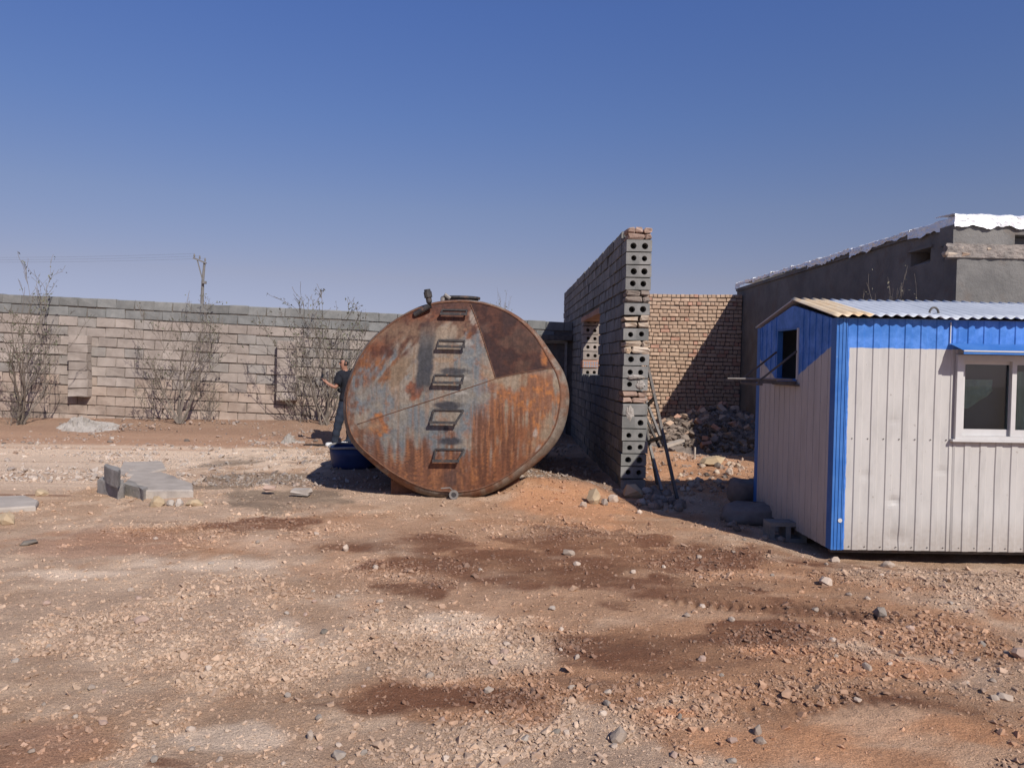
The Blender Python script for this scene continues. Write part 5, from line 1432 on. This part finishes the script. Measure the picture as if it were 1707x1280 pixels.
f_ = empty('utility_pole', (pb.x - 48.3, UY + 6, 0), 'utility pole further left along the power line', 'utility pole')
mb = MB(); mb.tube([(pb.x - 48.3, UY + 6, -.2), (pb.x - 48.3, UY + 6, 9.9)], [.17, .09], 8); mb.build('pole', MT['wood_pole'], f_)

# ------------------------------------------------------------------ the man
mf = GT(557, 744); MX, MY, MZ = mf.x, mf.y, mf.z
def V3(x, y, z): return Vector((MX + x, MY + y, MZ + z))
def skin(name, J, E, parent, mats, sub=2, org=None):
    """J: {key:(pos, radius)}; E: edges; the first joint is the root"""
    keys = list(J); me = bpy.data.meshes.new(name + '_cage')
    me.from_pydata([J[k][0] for k in keys], [(keys.index(a), keys.index(b_)) for a, b_ in E], [])
    o = bpy.data.objects.new(name + '_cage', me); COL.objects.link(o)
    o.modifiers.new('skin', 'SKIN'); sd = o.modifiers.new('sub', 'SUBSURF'); sd.levels = sub; sd.render_levels = sub
    for i, k in enumerate(keys):
        sv = me.skin_vertices[0].data[i]; r_ = J[k][1]; sv.radius = (r_, r_) if not isinstance(r_, tuple) else r_; sv.use_root = (i == 0)
    dg = bpy.context.evaluated_depsgraph_get(); dg.update()
    out = bpy.data.meshes.new_from_object(o.evaluated_get(dg))
    bpy.data.objects.remove(o); bpy.data.meshes.remove(me)
    return out
man = empty('person', (MX, MY, MZ), 'man in dark navy shirt and blue jeans looking down beside the tank', 'person')
J = {'pelvis': (V3(.27, 0, .93), (.135, .10)), 'waist': (V3(.275, -.005, 1.08), (.13, .10)), 'chest': (V3(.255, -.01, 1.28), (.15, .11)), 'shl': (V3(.235, -.015, 1.41), (.12, .09)), 'neck': (V3(.21, -.02, 1.485), .052), 'jaw': (V3(.175, -.045, 1.565), (.062, .07)), 'head': (V3(.18, -.045, 1.645), (.078, .088)), 'crown': (V3(.195, -.04, 1.70), (.06, .066)),
     'hipA': (V3(.21, -.07, .86), .095), 'kneeA': (V3(.10, -.09, .49), .062), 'ankA': (V3(.02, -.07, .10), .043), 'heelA': (V3(.03, -.06, .05), .04), 'toeA': (V3(-.13, -.12, .035), .034),
     'hipB': (V3(.33, .06, .86), .095), 'kneeB': (V3(.30, .07, .48), .062), 'ankB': (V3(.28, .10, .10), .043), 'toeB': (V3(.14, .04, .035), .036),
     'shA': (V3(.12, -.13, 1.40), .060), 'elA': (V3(.06, -.20, 1.16), .044), 'wrA': (V3(-.09, -.20, 1.235), .029), 'palmA': (V3(-.135, -.205, 1.275), (.034, .018)),
     'shB': (V3(.33, .12, 1.40), .060), 'elB': (V3(.36, .15, 1.13), .044), 'wrB': (V3(.22, .02, 1.08), .029), 'palmB': (V3(.17, -.02, 1.08), (.034, .018))}
E_ = [('pelvis','waist'),('waist','chest'),('chest','shl'),('shl','neck'),('neck','jaw'),('jaw','head'),('head','crown'),('pelvis','hipA'),('hipA','kneeA'),('kneeA','ankA'),('ankA','heelA'),('heelA','toeA'),('pelvis','hipB'),('hipB','kneeB'),('kneeB','ankB'),('ankB','toeB'),('shl','shA'),('shA','elA'),('elA','wrA'),('wrA','palmA'),('shl','shB'),('shB','elB'),('elB','wrB'),('wrB','palmB')]
for pfx, base_, fd in (('A', V3(-.135, -.205, 1.275), Vector((-.8, 0, .45))), ('B', V3(.17, -.02, 1.08), Vector((-.8, -.4, .1)))):
    fd.normalize(); sdv = fd.cross(Vector((0, 0, 1))).normalized()
    for i, (o_, L) in enumerate(((-.028, .062), (-.010, .075), (.010, .07), (.028, .055))):
        k0, k1, k2 = f'{pfx}f{i}a', f'{pfx}f{i}b', f'{pfx}f{i}c'
        J[k0] = (base_ + fd * .035 + sdv * o_, .0095); J[k1] = (base_ + fd * (.035 + L * .55) + sdv * o_ * 1.1 + Vector((0, 0, .01)), .0085); J[k2] = (base_ + fd * (.03 + L * .8) + sdv * o_ * 1.1 + Vector((0, 0, .03)), .007)
        E_ += [('palm' + pfx, k0), (k0, k1), (k1, k2)]
    J[pfx + 't1'] = (base_ + sdv * .035 + Vector((0, 0, .02)), .011); J[pfx + 't2'] = (base_ + sdv * .045 + fd * .03 + Vector((0, 0, .035)), .009)
    E_ += [('palm' + pfx, pfx + 't1'), (pfx + 't1', pfx + 't2')]
body = skin('body', J, E_, man, None, 2)
body.name = 'body'; body.materials.clear(); body.materials.append(MT['skin']); body.polygons.foreach_set('use_smooth', [True] * len(body.polygons))
def wear(name, pred, infl, mat_):
    bm = bmesh.new(); bm.from_mesh(body); bm.normal_update()
    dl = [f for f in bm.faces if not pred(f.calc_center_median() - Vector((MX, MY, MZ)))]
    for v in bm.verts: v.co += v.normal * (infl + .006 * math.sin(v.co.z * 40 + v.co.x * 25))
    bmesh.ops.delete(bm, geom=dl, context='FACES')
    me = bpy.data.meshes.new(name); bm.to_mesh(me); bm.free()
    me.materials.clear(); me.materials.append(mat_); me.polygons.foreach_set('use_smooth', [True] * len(me.polygons))
    me.transform(Matrix.Translation(-worg(man))); o = link(name, me, man); md = o.modifiers.new('thick', 'SOLIDIFY'); md.thickness = .006; md.offset = 1
wear('shirt', lambda c: .90 < c.z < 1.475 and c.x > .03 and not (c.y < -.15 and c.x < .11 and c.z < 1.24), .028, MT['shirt'])
wear('trousers', lambda c: .085 < c.z < .98, .02, MT['jeans'])
wear('shoes', lambda c: c.z <= .095, .012, MT['shoe'])
bm = bmesh.new(); bm.from_mesh(body); bm.to_mesh(body); bm.free()
hv = Vector((MX, MY, MZ))
wear('hair', lambda c: (c.z > 1.60 and c.x > .20 and c.z < 1.72) and not (c.y < -.11 and c.x < .2), .005, MT['hair'])
hd_ = V3(.18, -.045, 1.64)
fmb = MB(); face_dir = Vector((-.75, -.6, -.12)).normalized(); fs = face_dir.cross(Vector((0, 0, 1))).normalized(); fu = fs.cross(face_dir)
hc = hd_ + face_dir * .085
fmb.add([tuple(hc + fu * .03 + face_dir * .0), tuple(hc - fu * .02 + fs * .018), tuple(hc - fu * .02 - fs * .018), tuple(hc - fu * .012 + face_dir * .03)], [(0, 1, 3), (0, 3, 2), (1, 2, 3)]); fmb.build('nose', MT['skin'], man)
gmb = MB()
for s_ in (-1, 1): gmb.cbox(hc + fs * (.032 * s_) + fu * .025 - face_dir * .004, (.03, .03, .022), .006)
gmb.build('dark_glasses', MT['black'], man)
emb = MB()
for s_ in (-1, 1): emb.cbox(hd_ + fs * (.088 * s_) + fu * -.0, (.02, .03, .055), .008)
emb.build('ears', MT['skin'], man)
mmb = MB(); mmb.cbox(hc - fu * .055 - face_dir * .012, (.035, .03, .01), .003); mmb.build('mouth', MT['hair'], man)
body.transform(Matrix.Translation(-worg(man))); link('body', body, man)
ph = V3(-.185, -.205, 1.335)
mb = MB(); mb.cbox((0, 0, 0), (.012, .07, .13), .004); o = link('phone', mb.mesh('phone', MT['black']), None, ph + Vector((-.02, -.01, .02)), (0, .35, 1.0)); tag(o, 'black phone held up in the hand of the man', 'phone')
